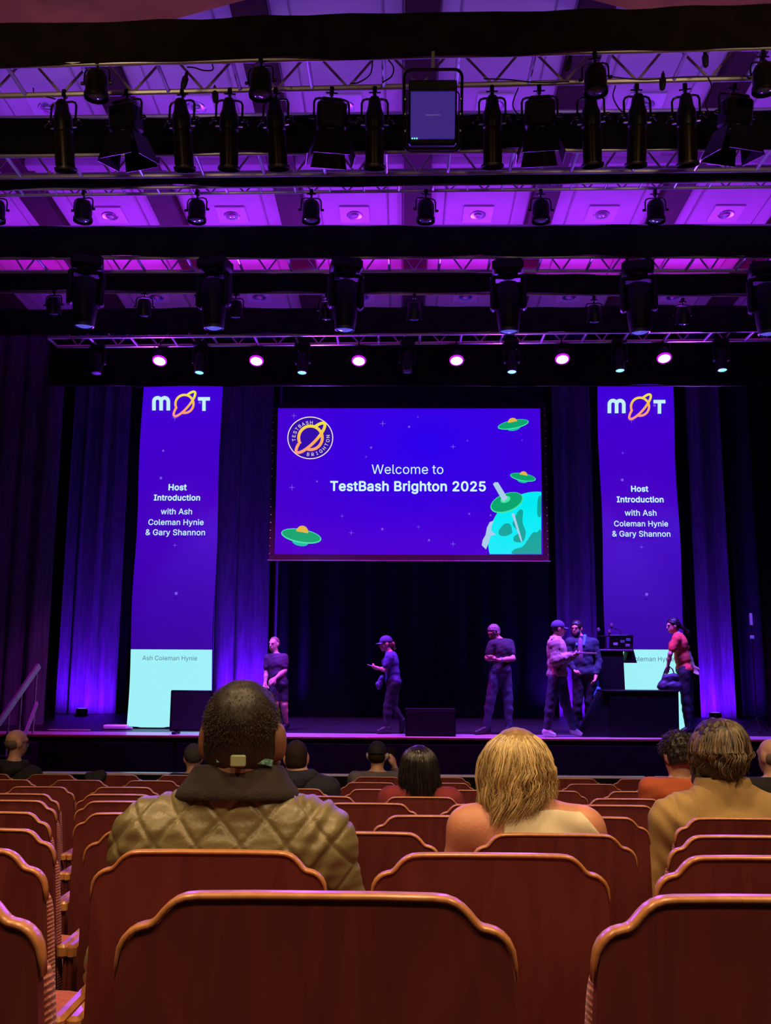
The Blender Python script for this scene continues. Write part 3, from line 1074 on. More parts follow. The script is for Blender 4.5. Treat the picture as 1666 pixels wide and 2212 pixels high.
def banner(label, xl, xr, top, dx, dy, mtl, logo_mtl, texts, name_line, stars):
    a, b = at(xl, 1203, YB), at(xr, 1203, YB)
    zt = at((xl + xr) / 2, top, YB).z
    root = thing('projection_banner', label, 'banner', ((a.x + b.x) / 2, YB, SZ))
    hw, h = (b.x - a.x) / 2, zt - SZ
    # cloth with a gentle ripple
    zsplit = at((xl + xr) / 2, 1403, YB).z - SZ

    def cloth(name, z0, z1, material):
        vs, fs = [], []
        NX, NZ = 14, 24
        for j in range(NZ + 1):
            z = z0 + (z1 - z0) * j / NZ
            for i in range(NX + 1):
                x = -hw + 2 * hw * i / NX
                edge = 0.012 * math.sin(z * 2.3 + (1.0 if i > NX / 2 else 0)) * (1 if i in (0, NX) else 0)
                vs.append((x + edge, 0.010 * math.sin(x * 7 + z * 0.8) + 0.006 * math.sin(z * 3 + x * 2) + 0.02, z))
        W = NX + 1
        for j in range(NZ):
            for i in range(NX):
                q = (j * W + i, j * W + i + 1, (j + 1) * W + i + 1, (j + 1) * W + i)
                fs.append(q)
        off = len(vs)
        vs += [(x, y + 0.01, z) for x, y, z in vs]
        fs += [tuple(off + k for k in reversed(f)) for f in fs[:]]
        return MB().add(vs, fs).build(name, material, root, True)
    cloth('cloth', zsplit, h + 0.25, mtl)
    cloth('white_panel', 0.02, zsplit, PALEPANEL)
    MB().tube([(-hw, 0.03, h + 0.25), (hw, 0.03, h + 0.25)], 0.02, 8).build('top_batten', BLACKMETAL, root)
    MB().tube([(-hw, 0.03, 0.02), (hw, 0.03, 0.02)], 0.015, 8).build('bottom_batten', BLACKMETAL, root)
    B = Board(root, YB)
    # letters m and T, drawn as strokes
    ox, oy = dx, dy
    st = []
    base, cap = 887 + oy, 864 + oy
    for (c0, c1) in ((333, 348.5), (348.5, 364)):
        r = (c1 - c0) / 2
        st.append([(c0 + ox, base)] + [(c0 + ox, cap + 4)] + arc_pts(((c0 + c1) / 2 + ox, cap + 3.5), r, 180, 360, 10) + [(c1 + ox, base)])
    B.ribbon('letter', st, 8.0, TXTB, 0.012)
    B.ribbon('letter', [[(428 + ox, 862 + oy), (454 + ox, 862 + oy)], [(441 + ox, 862 + oy), (441 + ox, 888 + oy)]], 7.6, TXTB, 0.012)
    c = (399 + ox, 873 + oy)
    B.ribbon('planet_mark', planet_strokes(c, 19.5, 34, 9.5, -0.86), 5.0, logo_mtl, 0.014)
    for (body, x0, x1, base, bold) in texts:
        B.text('lettering', body, x0, x1, base, TXTB, 0.012, bold)
    B.text('lettering', name_line[0], name_line[1], name_line[2], name_line[3], glow('grey_print', srgb(75, 120, 130), 0.9), 0.012, 0.0)
    B.flat('star', sparkle(B, [s for s in stars if s[2] > 4.5], 0), STAR, 0.011)
    B.flat('star', dots(B, [s for s in stars if s[2] <= 4.5]), STAR, 0.011)
    return root


BANL = glow_ramp('banner_violet', [(0.0, srgb(50, 0, 150)), (0.45, srgb(60, 0, 185)), (0.8, srgb(68, 0, 205)), (1.0, srgb(62, 0, 215))], 2, 1.2, 5.7)
la = glow_ramp('logo_ink', LOGO, 2, 5.18, 5.60)
banner('left hanging banner with violet artwork, host names and white foot', 291, 466, 829, 0, 0, BANL, la,
       [('Host', 365, 403, 1059, 0.028), ('Introduction', 333, 432, 1081, 0.024), ('with Ash', 348, 415, 1111, 0.012), ('Coleman Hynie', 321, 440, 1134, 0.012), ('& Gary Shannon', 315, 443, 1156, 0.012)],
       ('Ash Coleman Hynie', 308, 426, 1426), [(378, 903, 8), (378, 1178, 5.5), (353, 974, 2.5), (348, 1033, 3), (432, 870, 3), (381, 1282, 3.5)])
banner('right hanging banner behind the lectern, violet with host names', 1303, 1471, 836, 983.5, 6, BANL, la,
       [('Host', 1364, 1400, 1062, 0.028), ('Introduction', 1333, 1433, 1085, 0.024), ('with Ash', 1350, 1418, 1114, 0.012), ('Coleman Hynie', 1327, 1443, 1137, 0.012), ('& Gary Shannon', 1323, 1448, 1159, 0.012)],
       ('Ash Coleman Hynie', 1334, 1456, 1428), [(1364, 908, 8), (1386, 1182, 5.5), (1345, 979, 4.8), (1344, 1037, 3.2), (1414, 876, 3), (1397, 1284, 3.5)])

# the big screen
YS = 16.0
a, b = at(597, 1040, YS), at(1170.5, 1040, YS)
zt, zb = at(884, 882, YS).z, at(884, 1198, YS).z
scr = thing('projection_screen', 'big landscape screen welcoming the audience, above the middle of the stage', 'screen', ((a.x + b.x) / 2, YS, (zt + zb) / 2))
hw, hh = (b.x - a.x) / 2, (zt - zb) / 2
m = bpy.data.materials.new('screen_violet')
m.use_nodes = True
nt = m.node_tree
bs_ = nt.nodes['Principled BSDF']
bs_.inputs['Base Color'].default_value = (0.01, 0.01, 0.012, 1)
bs_.inputs['Specular IOR Level'].default_value = 0.1
tc = nt.nodes.new('ShaderNodeTexCoord')
mp = nt.nodes.new('ShaderNodeMapping')
mp.inputs['Scale'].default_value = (1 / (hw * 1.5), 1, 1 / (hh * 1.9))
mp.inputs['Location'].default_value = (-0.10, 0, -0.28)
gr = nt.nodes.new('ShaderNodeTexGradient')
gr.gradient_type = 'SPHERICAL'
rp = nt.nodes.new('ShaderNodeValToRGB')
rp.color_ramp.elements[0].color = (*srgb(74, 0, 200), 1)
rp.color_ramp.elements[1].color = (*srgb(42, 0, 236), 1)
nt.links.new(tc.outputs['Object'], mp.inputs[0])
nt.links.new(mp.outputs[0], gr.inputs[0])
nt.links.new(gr.outputs[0], rp.inputs[0])
nt.links.new(rp.outputs[0], bs_.inputs['Emission Color'])
bs_.inputs['Emission Strength'].default_value = 1.0
MB().box((-hw, 0.0, -hh), (hw, 0.02, hh)).build('display', m, scr, False)
fw = 0.10
SF = mat('screen_frame_cloth', (0.008, 0.007, 0.010), 0.7, var=0.2)
for (lo, hi) in (((-hw - fw, -0.01, hh), (hw + fw, 0.05, hh + 0.07)), ((-hw - fw, -0.01, -hh - 0.10), (hw + fw, 0.05, -hh)),
                 ((-hw - fw, -0.01, -hh), (-hw, 0.05, hh)), ((hw, -0.01, -hh), (hw + fw, 0.05, hh))):
    MB().box(lo, hi, 0.006).build('frame', SF, scr)
FT = mat('frame_tube', (0.06, 0.05, 0.08), 0.4, 0.5)
MB().tube([(-hw - fw - 0.02, 0.0, -hh - 0.11), (hw + fw + 0.02, 0.0, -hh - 0.11)], 0.014, 8).build('frame_tube', FT, scr)
MB().tube([(-hw - fw - 0.01, 0.0, hh + 0.075), (hw + fw + 0.01, 0.0, hh + 0.075)], 0.010, 8).build('frame_tube', FT, scr)
EYE = mat('eyelet_metal', (0.8, 0.75, 0.85), 0.25, 0.9)
eye = MB().lathe([(0.0, 0.012), (0.010, 0.010), (0.012, 0.0)], 8, RX(PI / 2)).mesh('eyelet', EYE)
for i in range(20):
    for sx in (-1, 1):
        link('eyelet', eye, scr, T(sx * (hw + fw - 0.02), -0.012, -hh + 2 * hh * i / 19))
for sx in (-1, 1):
    MB().tube([(sx * hw * 0.8, 0.03, hh + 0.07), (sx * hw * 0.8, 0.03, 10.5 - scr.location.z)], 0.006, 6).build('suspension_wire', BLACKMETAL, scr)

S = Board(scr, YS)
S.text('lettering', 'Welcome to', 803, 958, 1023.5, TXT, 0.004, 0.0)
S.text('lettering', 'TestBash Brighton 2025', 714, 1049, 1060, TXT, 0.004, 0.022)
# round badge
bc = (670.5, 946)
S.ellipse('badge_ground', bc, 48, 45, 0, glow('badge_violet', srgb(52, 12, 170), 1.0), 0.003)
CREAM = glow('badge_cream', srgb(250, 235, 215), 0.95)
S.ribbon('badge_ring', [arc_pts(bc, 48.5, 0, 360, 48, 45)], 2.0, CREAM, 0.005)
PLG = glow_ramp('badge_logo_ink', LOGO, 2, S.p(670, 985)[1], S.p(670, 905)[1])
S.ribbon('planet_mark', planet_strokes((671, 946), 25.5, 43, 12, -0.80), 6.4, PLG, 0.006)


def arc_text(name, body, c, r, a_mid, step, size, inward):
    m = MB()
    n = len(body)
    for i, ch in enumerate(body):
        a = math.radians(a_mid + (i - (n - 1) / 2) * step)
        vs, fs = text_geo(ch, 0.0)
        lo, hi = min(v[0] for v in vs), max(v[0] for v in vs)
        p = (c[0] + r * math.cos(a), c[1] - r * 0.93 * math.sin(a))
        rot = a - PI / 2 if not inward else a + PI / 2
        x0, z0 = S.p(*p)
        k = size / ppm((scr.location.x, YS, scr.location.z))
        out = []
        for v in vs:
            lx, lz = (v[0] - (lo + hi) / 2) * k, (v[1] - 0.36) * k
            out.append((x0 + lx * math.cos(rot) - lz * math.sin(rot), -0.006, z0 + lx * math.sin(rot) + lz * math.cos(rot)))
        m.add(out, fs)
    m.build(name, CREAM, scr, False)


arc_text('lettering', 'TESTBASH', bc, 37, 137, -14.5, 14.5, False)
arc_text('lettering', 'BRIGHTON', bc, 37, -46, 14.5, 14.5, True)
S.flat('star', sparkle(S, [(827, 915, 8), (979, 965, 7), (1010, 952, 4), (791, 987, 4), (631, 1053, 8), (739, 1115, 5), (759, 1151, 7), (904, 1138, 5), (979, 1175, 7), (635, 898, 7), (903, 901, 3.5), (1128, 951, 3)], 0), STAR, 0.003)
S.flat('star', dots(S, [(884, 922, 2.5), (802, 967, 2.5), (826, 1143, 2.8), (927, 1167, 2.5), (1014, 1110, 2.2), (685, 1040, 2.2), (1060, 1113, 2)]), STAR, 0.003)
GRN, GRN2 = glow('saucer_green', srgb(10, 165, 110), 1.0), glow('saucer_rim', srgb(70, 230, 170), 1.0)
YEL, CYN = glow('saucer_dome', srgb(225, 180, 70), 1.0), glow('saucer_base', srgb(20, 190, 170), 1.0)
for (c, rx, ry, rot) in (((1109, 917), 34, 9.5, -0.19), ((1130, 1031), 28, 8.5, 0.17), ((651, 1158), 44, 15, 0.17)):
    dn = (c[0] - math.sin(rot) * ry * 0.9, c[1] + math.cos(rot) * ry * 0.9)
    up = (c[0] + math.sin(rot) * ry * 0.75, c[1] - math.cos(rot) * ry * 0.55)
    S.ellipse('saucer_base', dn, rx * 0.40, ry * 0.55, rot, CYN, 0.003)
    S.ellipse('saucer_rim', c, rx, ry, rot, GRN2, 0.004)
    S.ellipse('saucer_disc', (c[0], c[1] - 0.6), rx * 0.95, ry * 0.84, rot, GRN, 0.005)
    S.ellipse('saucer_dome', up, rx * 0.30, ry * 0.95, rot, YEL, 0.006, 180, 360)
clip = (1169.5, 1197)
S.ellipse('globe', (1160, 1172), 105, 110, 0, glow('globe_cyan', srgb(0, 235, 245), 1.0), 0.003, n=72, clip=clip)
LAND = glow('globe_land', srgb(10, 165, 155), 1.0)


def land(pts):
    P = [Vector(p) for p in pts]
    out = []
    n = len(P)
    for i in range(n):
        p0, p1, p2, p3 = P[i - 1], P[i], P[(i + 1) % n], P[(i + 2) % n]
        for q in range(4):
            u = q / 4
            r = 0.5 * ((2 * p1) + (p2 - p0) * u + (2 * p0 - 5 * p1 + 4 * p2 - p3) * u * u + (3 * p1 - p0 - 3 * p2 + p3) * u ** 3)
            out.append((min(r.x, clip[0]), min(r.y, clip[1])))
    S.poly('globe_land', out, LAND, 0.004)


land([(1078, 1146), (1090, 1132), (1102, 1132), (1106, 1144), (1106, 1152), (1092, 1158), (1080, 1156)])
land([(1112, 1118), (1122, 1102), (1130, 1104), (1129, 1128), (1136, 1150), (1130, 1170), (1112, 1170), (1110, 1160), (1120, 1150), (1108, 1134)])
land([(1106, 1196), (1112, 1186), (1130, 1180), (1150, 1152), (1160, 1150), (1169, 1146), (1169, 1197), (1130, 1197)])
land([(1162, 1078), (1169, 1072), (1169, 1114), (1161, 1112)])
WHT = glow('print_pale', srgb(170, 205, 235), 1.0)
S.poly('tower', [(1065, 1046), (1069, 1042), (1076, 1042), (1097, 1076), (1087, 1084)], WHT, 0.009)
S.ellipse('viewing_disc', (1095, 1086), 37, 20, -0.36, GRN2, 0.006)
S.ellipse('viewing_disc', (1095, 1085), 35, 18, -0.36, GRN, 0.007)
S.ellipse('viewing_disc', (1092, 1079), 11, 7, -0.36, GRN2, 0.008)
S.poly('spike', [(1105, 1110), (1111, 1109), (1129, 1170), (1126, 1171)], WHT, 0.006)
S.poly('gull', [(1068, 1124), (1063, 1134), (1061, 1146), (1072, 1155), (1060, 1158), (1057, 1170), (1050, 1187), (1041, 1178), (1043, 1166), (1049, 1156), (1052, 1140), (1058, 1128)], WHT, 0.008)

# ------------------------------------------------------------------ things on the stage
Ym = 14.15
p0, p1 = at(365, 1591, Ym), at(456, 1591, Ym)
mw, mh_ = (p1.x - p0.x) / 2, at(410, 1491, Ym).z - SZ
t = thing('stage_monitor', 'black upright monitor at the stage edge before the left banner', 'monitor', ((p0.x + p1.x) / 2, Ym, SZ))
MB().box((-mw, 0, 0.04), (mw, 0.06, mh_), 0.01).build('housing', BLACK, t)
MB().box((-mw + 0.03, -0.004, 0.07), (mw - 0.03, 0.002, mh_ - 0.03)).build('dark_panel', mat('monitor_back_plate', (0.004, 0.004, 0.005), 0.8), t)
for sx in (-1, 1):
    MB().box((sx * mw * 0.7 - 0.03, -0.12, 0.0), (sx * mw * 0.7 + 0.03, 0.20, 0.04), 0.008).build('foot', BLACK, t)
p0, p1 = at(876, 1589, 14.0), at(985, 1589, 14.0)
mw, mh_ = (p1.x - p0.x) / 2, at(930, 1532, 14.0).z - SZ
t = thing('floor_speaker', 'low black floor speaker at the stage edge beside the walking woman', 'speaker', ((p0.x + p1.x) / 2, 14.0, SZ))
MB().prism([(-mw, 0), (mw, 0), (mw, mh_), (-mw, mh_)], 0.0, 0.38).build('cabinet', mat('speaker_black', (0.004, 0.004, 0.005), 0.75, spec=0.15, var=0.3), t)
MB().box((-mw + 0.02, -0.012, 0.02), (mw - 0.02, 0.0, mh_ - 0.02), 0.004).build('grille', mat('speaker_grille', (0.003, 0.003, 0.004), 0.7, spec=0.15, bump=0.5, bscale=300), t)
for sx in (-1, 1):
    MB().box((sx * mw - 0.006, 0.12, mh_ * 0.4), (sx * mw + 0.006, 0.26, mh_ * 0.6), 0.003).build('handle', BLACKMETAL, t)
p0, p1 = at(226, 1580, 14.9), at(270, 1580, 14.9)
t = thing('floor_case', 'small flat pink lit case on the floor left of the left banner', 'case', ((p0.x + p1.x) / 2, 14.9, SZ))
MB().box((-0.20, 0, 0), (0.18, 0.16, 0.075), 0.02).build('lid', mat('case_pink_lit', (0.75, 0.45, 0.6), 0.5, var=0.1), t)  # pink stage light is put into the lid colour
MB().box((0.17, 0.03, 0.0), (0.25, 0.13, 0.04), 0.01).build('latch', mat('case_latch', (0.4, 0.3, 0.4), 0.5), t)
for (px, lab) in ((130, 'coiled cable end lying on the stage near the handrail'), (170, 'small pale connector on the stage floor by the floor lamp')):
    p = at(px, 1581, 14.6)
    m = MB()
    pts = [(0.14 * math.cos(i * 0.5) * (1 + i * 0.02), 0.08 * math.sin(i * 0.5), 0.012) for i in range(22)]
    m.tube(pts, 0.010, 5)
    o = m.build('cable_coil', mat('pale_cable', (0.30, 0.30, 0.28), 0.5))
    o.location = (p.x, 14.6, SZ)
    tag(o, lab, 'cable', 'cables on the stage floor')

# plinth in front of the lectern
Yp = 14.05
def zx(px, py, Y, ref):
    q = at(px, py, Y)
    return (q.x - ref[0], max(0.0, q.z - SZ))
ref = (at(1380, 1590, Yp).x, Yp)
t = thing('black_plinth', 'low black plinth with a slanted left side before the lectern', 'plinth', (ref[0], Yp, SZ))
PL = mat('plinth_black', (0.0035, 0.0035, 0.0045), 0.6, spec=0.15, var=0.3, vscale=6)
MB().prism([zx(1318, 1592, Yp, ref), zx(1468, 1592, Yp, ref), zx(1466, 1494, Yp, ref), zx(1318, 1494, Yp, ref)], 0, 0.46).build('front_box', PL, t)
MB().prism([zx(1257, 1592, Yp, ref), zx(1318, 1592, Yp, ref), zx(1318, 1494, Yp, ref), zx(1303, 1494, Yp, ref)], 0.02, 0.45).build('slanted_side', mat('plinth_side', (0.010, 0.013, 0.014), 0.5, spec=0.2, var=0.2), t)
MB().box((zx(1303, 1494, Yp, ref)[0], -0.01, zx(1303, 1494, Yp, ref)[1]), (zx(1467, 1494, Yp, ref)[0], 0.47, zx(1303, 1494, Yp, ref)[1] + 0.02), 0.006).build('top_board', PL, t)
ptop = zx(1303, 1494, Yp, ref)[1] + 0.02

Yl = 14.85
ref = (at(1318, 1590, Yl).x, Yl)
zt_ = at(1318, 1404, Yl).z - SZ
t = thing('lectern', 'tall black lectern with a pale top edge in front of the right banner', 'lectern', (ref[0], Yl, SZ))
l0, l1 = at(1283, 1450, Yl).x - ref[0], at(1348, 1450, Yl).x - ref[0]
MB().prism([(l0 + 0.02, 0), (l1 + 0.02, 0), (l1, zt_ - 0.02), (l0, zt_ - 0.02)], 0, 0.28).build('column', PL, t)
MB().box((at(1277, 1404, Yl).x - ref[0], -0.03, zt_ - 0.02), (at(1367, 1404, Yl).x - ref[0], 0.31, zt_ + 0.01), 0.008).build('top', mat('lectern_top', (0.10, 0.06, 0.10), 0.35, var=0.2), t)
MB().prism([(at(1352, 1430, Yl).x - ref[0], zt_ - 0.20), (at(1377, 1430, Yl).x - ref[0], zt_ - 0.20), (at(1367, 1392, Yl).x - ref[0], zt_ + 0.08), (at(1362, 1392, Yl).x - ref[0], zt_ + 0.08)], 0.02, 0.30).build('side_flap', PL, t)
LT = SZ + zt_ + 0.01
q0 = at(1342, 1402, Yl + 0.04)
t = thing('laptop', 'black laptop standing open on the lectern', 'laptop', (q0.x, Yl + 0.04, LT))
MB().box((-0.19, 0.0, 0.0), (0.19, 0.24, 0.015), 0.004).build('keyboard_base', BLACKMETAL, t)
MB().box((-0.19, -0.004, 0.0), (0.19, 0.006, 0.225), 0.006, RX(0.22) @ T(0, 0, 0.008)).build('lid', BLACKMETAL, t)
for (sx, sz, c) in ((-0.09, 0.08, (0.5, 0.5, 0.55)), (0.02, 0.12, (0.2, 0.25, 0.3)), (0.10, 0.06, (0.35, 0.3, 0.4)), (0.11, 0.15, (0.12, 0.3, 0.35))):
    MB().box((sx - 0.035, -0.0065, sz - 0.02), (sx + 0.035, -0.004, sz + 0.02), 0.0008, RX(0.22) @ T(0, 0, 0.008)).build('sticker', mat('sticker_%d' % int(sx * 1000), c, 0.5), t)
q0 = at(1310, 1403, Yl + 0.05)
t = thing('microphone_stand', 'short microphone stand with two goosenecks on the lectern', 'microphone', (q0.x, Yl + 0.06, LT))
MB().lathe([(0.07, 0.0), (0.07, 0.012), (0.02, 0.02), (0.012, 0.05)], 14).build('base', BLACKMETAL, t)
MB().tube([(0, 0, 0.02), (0, 0, 0.20)], 0.012, 8).build('pole', BLACKMETAL, t)
MB().tube([(-0.13, 0, 0.205), (0.24, 0, 0.215)], 0.010, 6).build('cross_bar', BLACKMETAL, t)
MIC = mat('mic_foam', (0.10, 0.06, 0.10), 0.9, bump=0.3, bscale=200)
for pts, mp_ in ((((-0.12, 0, 0.205), (-0.125, 0, 0.25), (-0.115, -0.02, 0.29)), (-0.115, -0.02, 0.29)),
                 (((0.22, 0, 0.215), (0.26, 0, 0.29), (0.20, -0.01, 0.31), (0.10, -0.03, 0.34)), (0.09, -0.03, 0.36)),
                 (((0.05, 0, 0.21), (0.06, 0, 0.25)), (0.06, -0.01, 0.26))):
    g = MB().tube([Vector(p) for p in pts], 0.006, 6).build('gooseneck', BLACKMETAL, t)
    MB().lathe([(0.008, -0.03), (0.022, -0.01), (0.026, 0.02), (0.02, 0.045), (0.0, 0.055)], 10, T(*mp_)).build('microphone', MIC, g)

# handrail of the steps at the left end of the stage
RAIL = mat('handrail_grey', (0.30, 0.28, 0.32), 0.5, 0.2, var=0.2, vscale=10)
t = thing('stair_handrail', 'grey slanted handrail of the steps at the left end of the stage', 'handrail', (0, 0, 0))


def board_between(name, a, b, wv, th):
    a, b = Vector(a), Vector(b)
    d = (b - a).normalized()
    up = Vector((0, 0, 1))
    n = (up - d * up.dot(d)).normalized() * wv / 2
    sde = d.cross(n).normalized() * th / 2
    vs = [a - n - sde, a + n - sde, a + n + sde, a - n + sde, b - n - sde, b + n - sde, b + n + sde, b - n + sde]
    MB().add(vs, [(0, 1, 2, 3), (7, 6, 5, 4), (0, 4, 5, 1), (1, 5, 6, 2), (2, 6, 7, 3), (3, 7, 4, 0)]).build(name, RAIL, t, False)


A, Bq = at(-60, 1645, 12.6), at(84, 1438, 13.95)
board_between('top_rail', A, Bq, 0.085, 0.04)
A2, B2 = at(40, 1625, 13.2), at(80, 1518, 13.95)
board_between('middle_rail', A2, B2, 0.06, 0.035)
for (px, Yq, py) in ((80, 13.93, 1440), (47, 13.6, 1492), (20, 13.3, 1530)):
    q = at(px, py, Yq)
    MB().tube([(q.x, Yq, STAGE_Z - 0.02 if Yq > 13.86 else 0.35), (q.x, Yq, q.z)], 0.016, 8).build('post', RAIL, t)
sx1 = at(72, 1600, 13.6).x
t = thing('stage_steps', 'dark steps climbing to the left end of the stage', 'steps', (sx1 - 0.55, 12.5, 0))
for i in range(5):
    MB().box((-0.6, 0.26 * i, 0), (0.55, 0.26 * i + 0.26, 0.165 * (i + 1) - 0.02), 0.006).build('step', CLOTHBLACK, t)
p = at(1637, 1585, 15.4)
t = thing('cable_stand', 'slim dark stand at the right end of the stage', 'stand', (p.x, 15.4, SZ))
hz = at(1635, 1325, 15.4).z - SZ
for k in range(3):
    a = k * 2.09 + 0.4
    MB().tube([(0, 0, 0.22), (0.22 * math.cos(a), 0.22 * math.sin(a), 0.012)], 0.010, 6).build('leg', BLACKMETAL, t)
MB().tube([(0, 0, 0.15), (0, 0, hz)], 0.010, 8).build('pole', BLACKMETAL, t)
MB().box((-0.022, -0.03, hz - 0.2), (0.022, 0.02, hz), 0.008).build('clip', mat('clip_pale', (0.35, 0.33, 0.38), 0.5), t)
MB().box((-0.03, -0.03, hz - 0.42), (0.03, 0.02, hz - 0.36), 0.008).build('clip', mat('clip_pale', (0.35, 0.33, 0.38), 0.5), t)

# low barrier between front row and stage
YR = 9.75
CAPM = mat('barrier_cap_metal', (0.80, 0.78, 0.82), 0.25, 0.1, var=0.1)
for (xa, xb, lab) in ((-250, 84, 'low black pit barrier with pale cap, short piece at the left edge'), (88, 1396, 'long low black pit barrier with pale cap before the stage'), (1416, 1900, 'low black pit barrier with pale cap at the right')):
    a, b = at(xa, 1674, YR), at(xb, 1674, YR)
    zc = at(800, 1673, YR).z
    t = thing('pit_barrier', lab, 'barrier', ((a.x + b.x) / 2, YR, 0))
    hwid = (b.x - a.x) / 2
    MB().box((-hwid, 0.0, 0.0), (hwid, 0.04, zc - 0.02), 0.004).build('panel', CLOTHBLACK, t)
    MB().box((-hwid, -0.02, zc - 0.025), (hwid, 0.07, zc), 0.008).build('cap_rail', CAPM, t)


# ------------------------------------------------------------------ auditorium chairs
def wood(name, c1, c2, scale, rough, zs=0.12, coat=0.0, dist=3.0):
    m = bpy.data.materials.new(name)
    m.use_nodes = True
    nt = m.node_tree
    b = nt.nodes['Principled BSDF']
    b.inputs['Roughness'].default_value = rough
    if coat:
        b.inputs['Coat Weight'].default_value = coat
        b.inputs['Coat Roughness'].default_value = 0.2
    tc = nt.nodes.new('ShaderNodeTexCoord')
    inf = nt.nodes.new('ShaderNodeObjectInfo')
    ad = nt.nodes.new('ShaderNodeVectorMath')
    ad.operation = 'ADD'
    cmb = nt.nodes.new('ShaderNodeCombineXYZ')
    ml = nt.nodes.new('ShaderNodeMath')
    ml.operation = 'MULTIPLY'
    ml.inputs[1].default_value = 13.0
    nt.links.new(inf.outputs['Random'], ml.inputs[0])
    nt.links.new(ml.outputs[0], cmb.inputs['X'])
    nt.links.new(ml.outputs[0], cmb.inputs['Z'])
    nt.links.new(tc.outputs['Object'], ad.inputs[0])
    nt.links.new(cmb.outputs[0], ad.inputs[1])
    mp = nt.nodes.new('ShaderNodeMapping')
    mp.inputs['Scale'].default_value = (1, 1, zs)
    nt.links.new(ad.outputs[0], mp.inputs[0])
    wv = nt.nodes.new('ShaderNodeTexNoise')
    wv.inputs['Scale'].default_value = scale
    wv.inputs['Detail'].default_value = 8
    wv.inputs['Distortion'].default_value = dist
    nt.links.new(mp.outputs[0], wv.inputs['Vector'])
    r = nt.nodes.new('ShaderNodeValToRGB')
    r.color_ramp.elements[0].position = 0.35
    r.color_ramp.elements[1].position = 0.68
    r.color_ramp.elements[0].color = (*c1, 1)
    r.color_ramp.elements[1].color = (*c2, 1)
    nt.links.new(wv.outputs['Fac'], r.inputs[0])
    nt.links.new(r.outputs[0], b.inputs['Base Color'])
    return m


CHWOOD = wood('chair_back_veneer', (0.118, 0.020, 0.019), (0.160, 0.030, 0.026), 9.0, 0.42, coat=0.15)
CHEDGE = wood('chair_edge_oak', (0.44, 0.17, 0.055), (0.56, 0.24, 0.085), 16.0, 0.3, coat=0.4)


def ribbed(name, c1, c2, freq):
    m = bpy.data.materials.new(name)
    m.use_nodes = True
    nt = m.node_tree
    b = nt.nodes['Principled BSDF']
    b.inputs['Roughness'].default_value = 0.9
    b.inputs['Sheen Weight'].default_value = 0.2
    tc = nt.nodes.new('ShaderNodeTexCoord')
    wv = nt.nodes.new('ShaderNodeTexWave')
    wv.bands_direction = 'Z'
    wv.inputs['Scale'].default_value = freq
    wv.inputs['Distortion'].default_value = 0.6
    wv.inputs['Detail'].default_value = 2
    wv.inputs['Detail Scale'].default_value = 6
    nt.links.new(tc.outputs['Object'], wv.inputs['Vector'])
    ck = nt.nodes.new('ShaderNodeTexNoise')
    ck.inputs['Scale'].default_value = 160
    nt.links.new(tc.outputs['Object'], ck.inputs['Vector'])
    mu = nt.nodes.new('ShaderNodeMath')
    mu.operation = 'MULTIPLY'
    nt.links.new(wv.outputs['Fac'], mu.inputs[0])
    nt.links.new(ck.outputs['Fac'], mu.inputs[1])
    r = nt.nodes.new('ShaderNodeValToRGB')
    r.color_ramp.elements[0].position = 0.12
    r.color_ramp.elements[1].position = 0.5
    r.color_ramp.elements[0].color = (*c1, 1)
    r.color_ramp.elements[1].color = (*c2, 1)
    nt.links.new(mu.outputs[0], r.inputs[0])
    nt.links.new(r.outputs[0], b.inputs['Base Color'])
    bp = nt.nodes.new('ShaderNodeBump')
    bp.inputs['Strength'].default_value = 0.5
    bp.inputs['Distance'].default_value = 0.006
    nt.links.new(mu.outputs[0], bp.inputs['Height'])
    nt.links.new(bp.outputs[0], b.inputs['Normal'])
    return m


FABRIC = ribbed('red_ribbed_fabric', (0.22, 0.020, 0.018), (0.62, 0.24, 0.17), 38)
SEATFAB = mat('red_seat_fabric', (0.42, 0.075, 0.055), 0.9, var=0.25, vscale=60, bump=0.3, bscale=250, sheen=0.2)
CW, NSEG = 0.576, 1
HALF = [(0.0, 0.0), (0.080, 0.0), (0.143, -0.001), (0.158, -0.0025), (0.169, -0.0065), (0.178, -0.0125), (0.1855, -0.020), (0.192, -0.028), (0.1975, -0.0335), (0.203, -0.0362), (0.210, -0.0375),
        (0.218, -0.0400), (0.226, -0.0450), (0.233, -0.0525), (0.2385, -0.0630), (0.2415, -0.078), (0.2435, -0.10), (0.247, -0.17), (0.252, -0.28), (0.257, -0.42), (0.260, -0.60)]
REC = math.radians(6)


def back_point(x, z, y=0.0):
    """chair back leans towards the row behind and is very slightly bowed"""
    bow = 0.0
    return (x, y - math.sin(REC) * (z + 0.60) + 0.05 + bow, z)


chair = thing('auditorium_chair', '', 'chair')
# back panel, a slab
half = HALF
outl = [(-x, z) for x, z in half[::-1]] + half[1:]
m = MB()
n = len(outl)
for (yo, flip) in ((0.0, False), (0.020, True)):
    pass
vf = [back_point(x * 0.985, z - 0.004, 0.0) for x, z in outl]
vb = [back_point(x * 0.985, z - 0.004, 0.020) for x, z in outl]
# inner columns for a well shaped fan: pair left/right points
fs = []
for i in range(n // 2):
    j = n - 1 - i
    if i + 1 == j - 1:
        fs.append((i, j, i + 1))
    elif i + 1 < j - 1 or i + 1 < j:
        fs.append((i, j, j - 1, i + 1))
fsb = [tuple(n + k for k in reversed(f)) for f in fs]
m.add(vf + vb, fs + fsb + [(i, i + 1, n + i + 1, n + i) for i in range(n - 1)] + [(n - 1, 0, n, 2 * n - 1)])
m.build('back_panel', CHWOOD, chair, False)
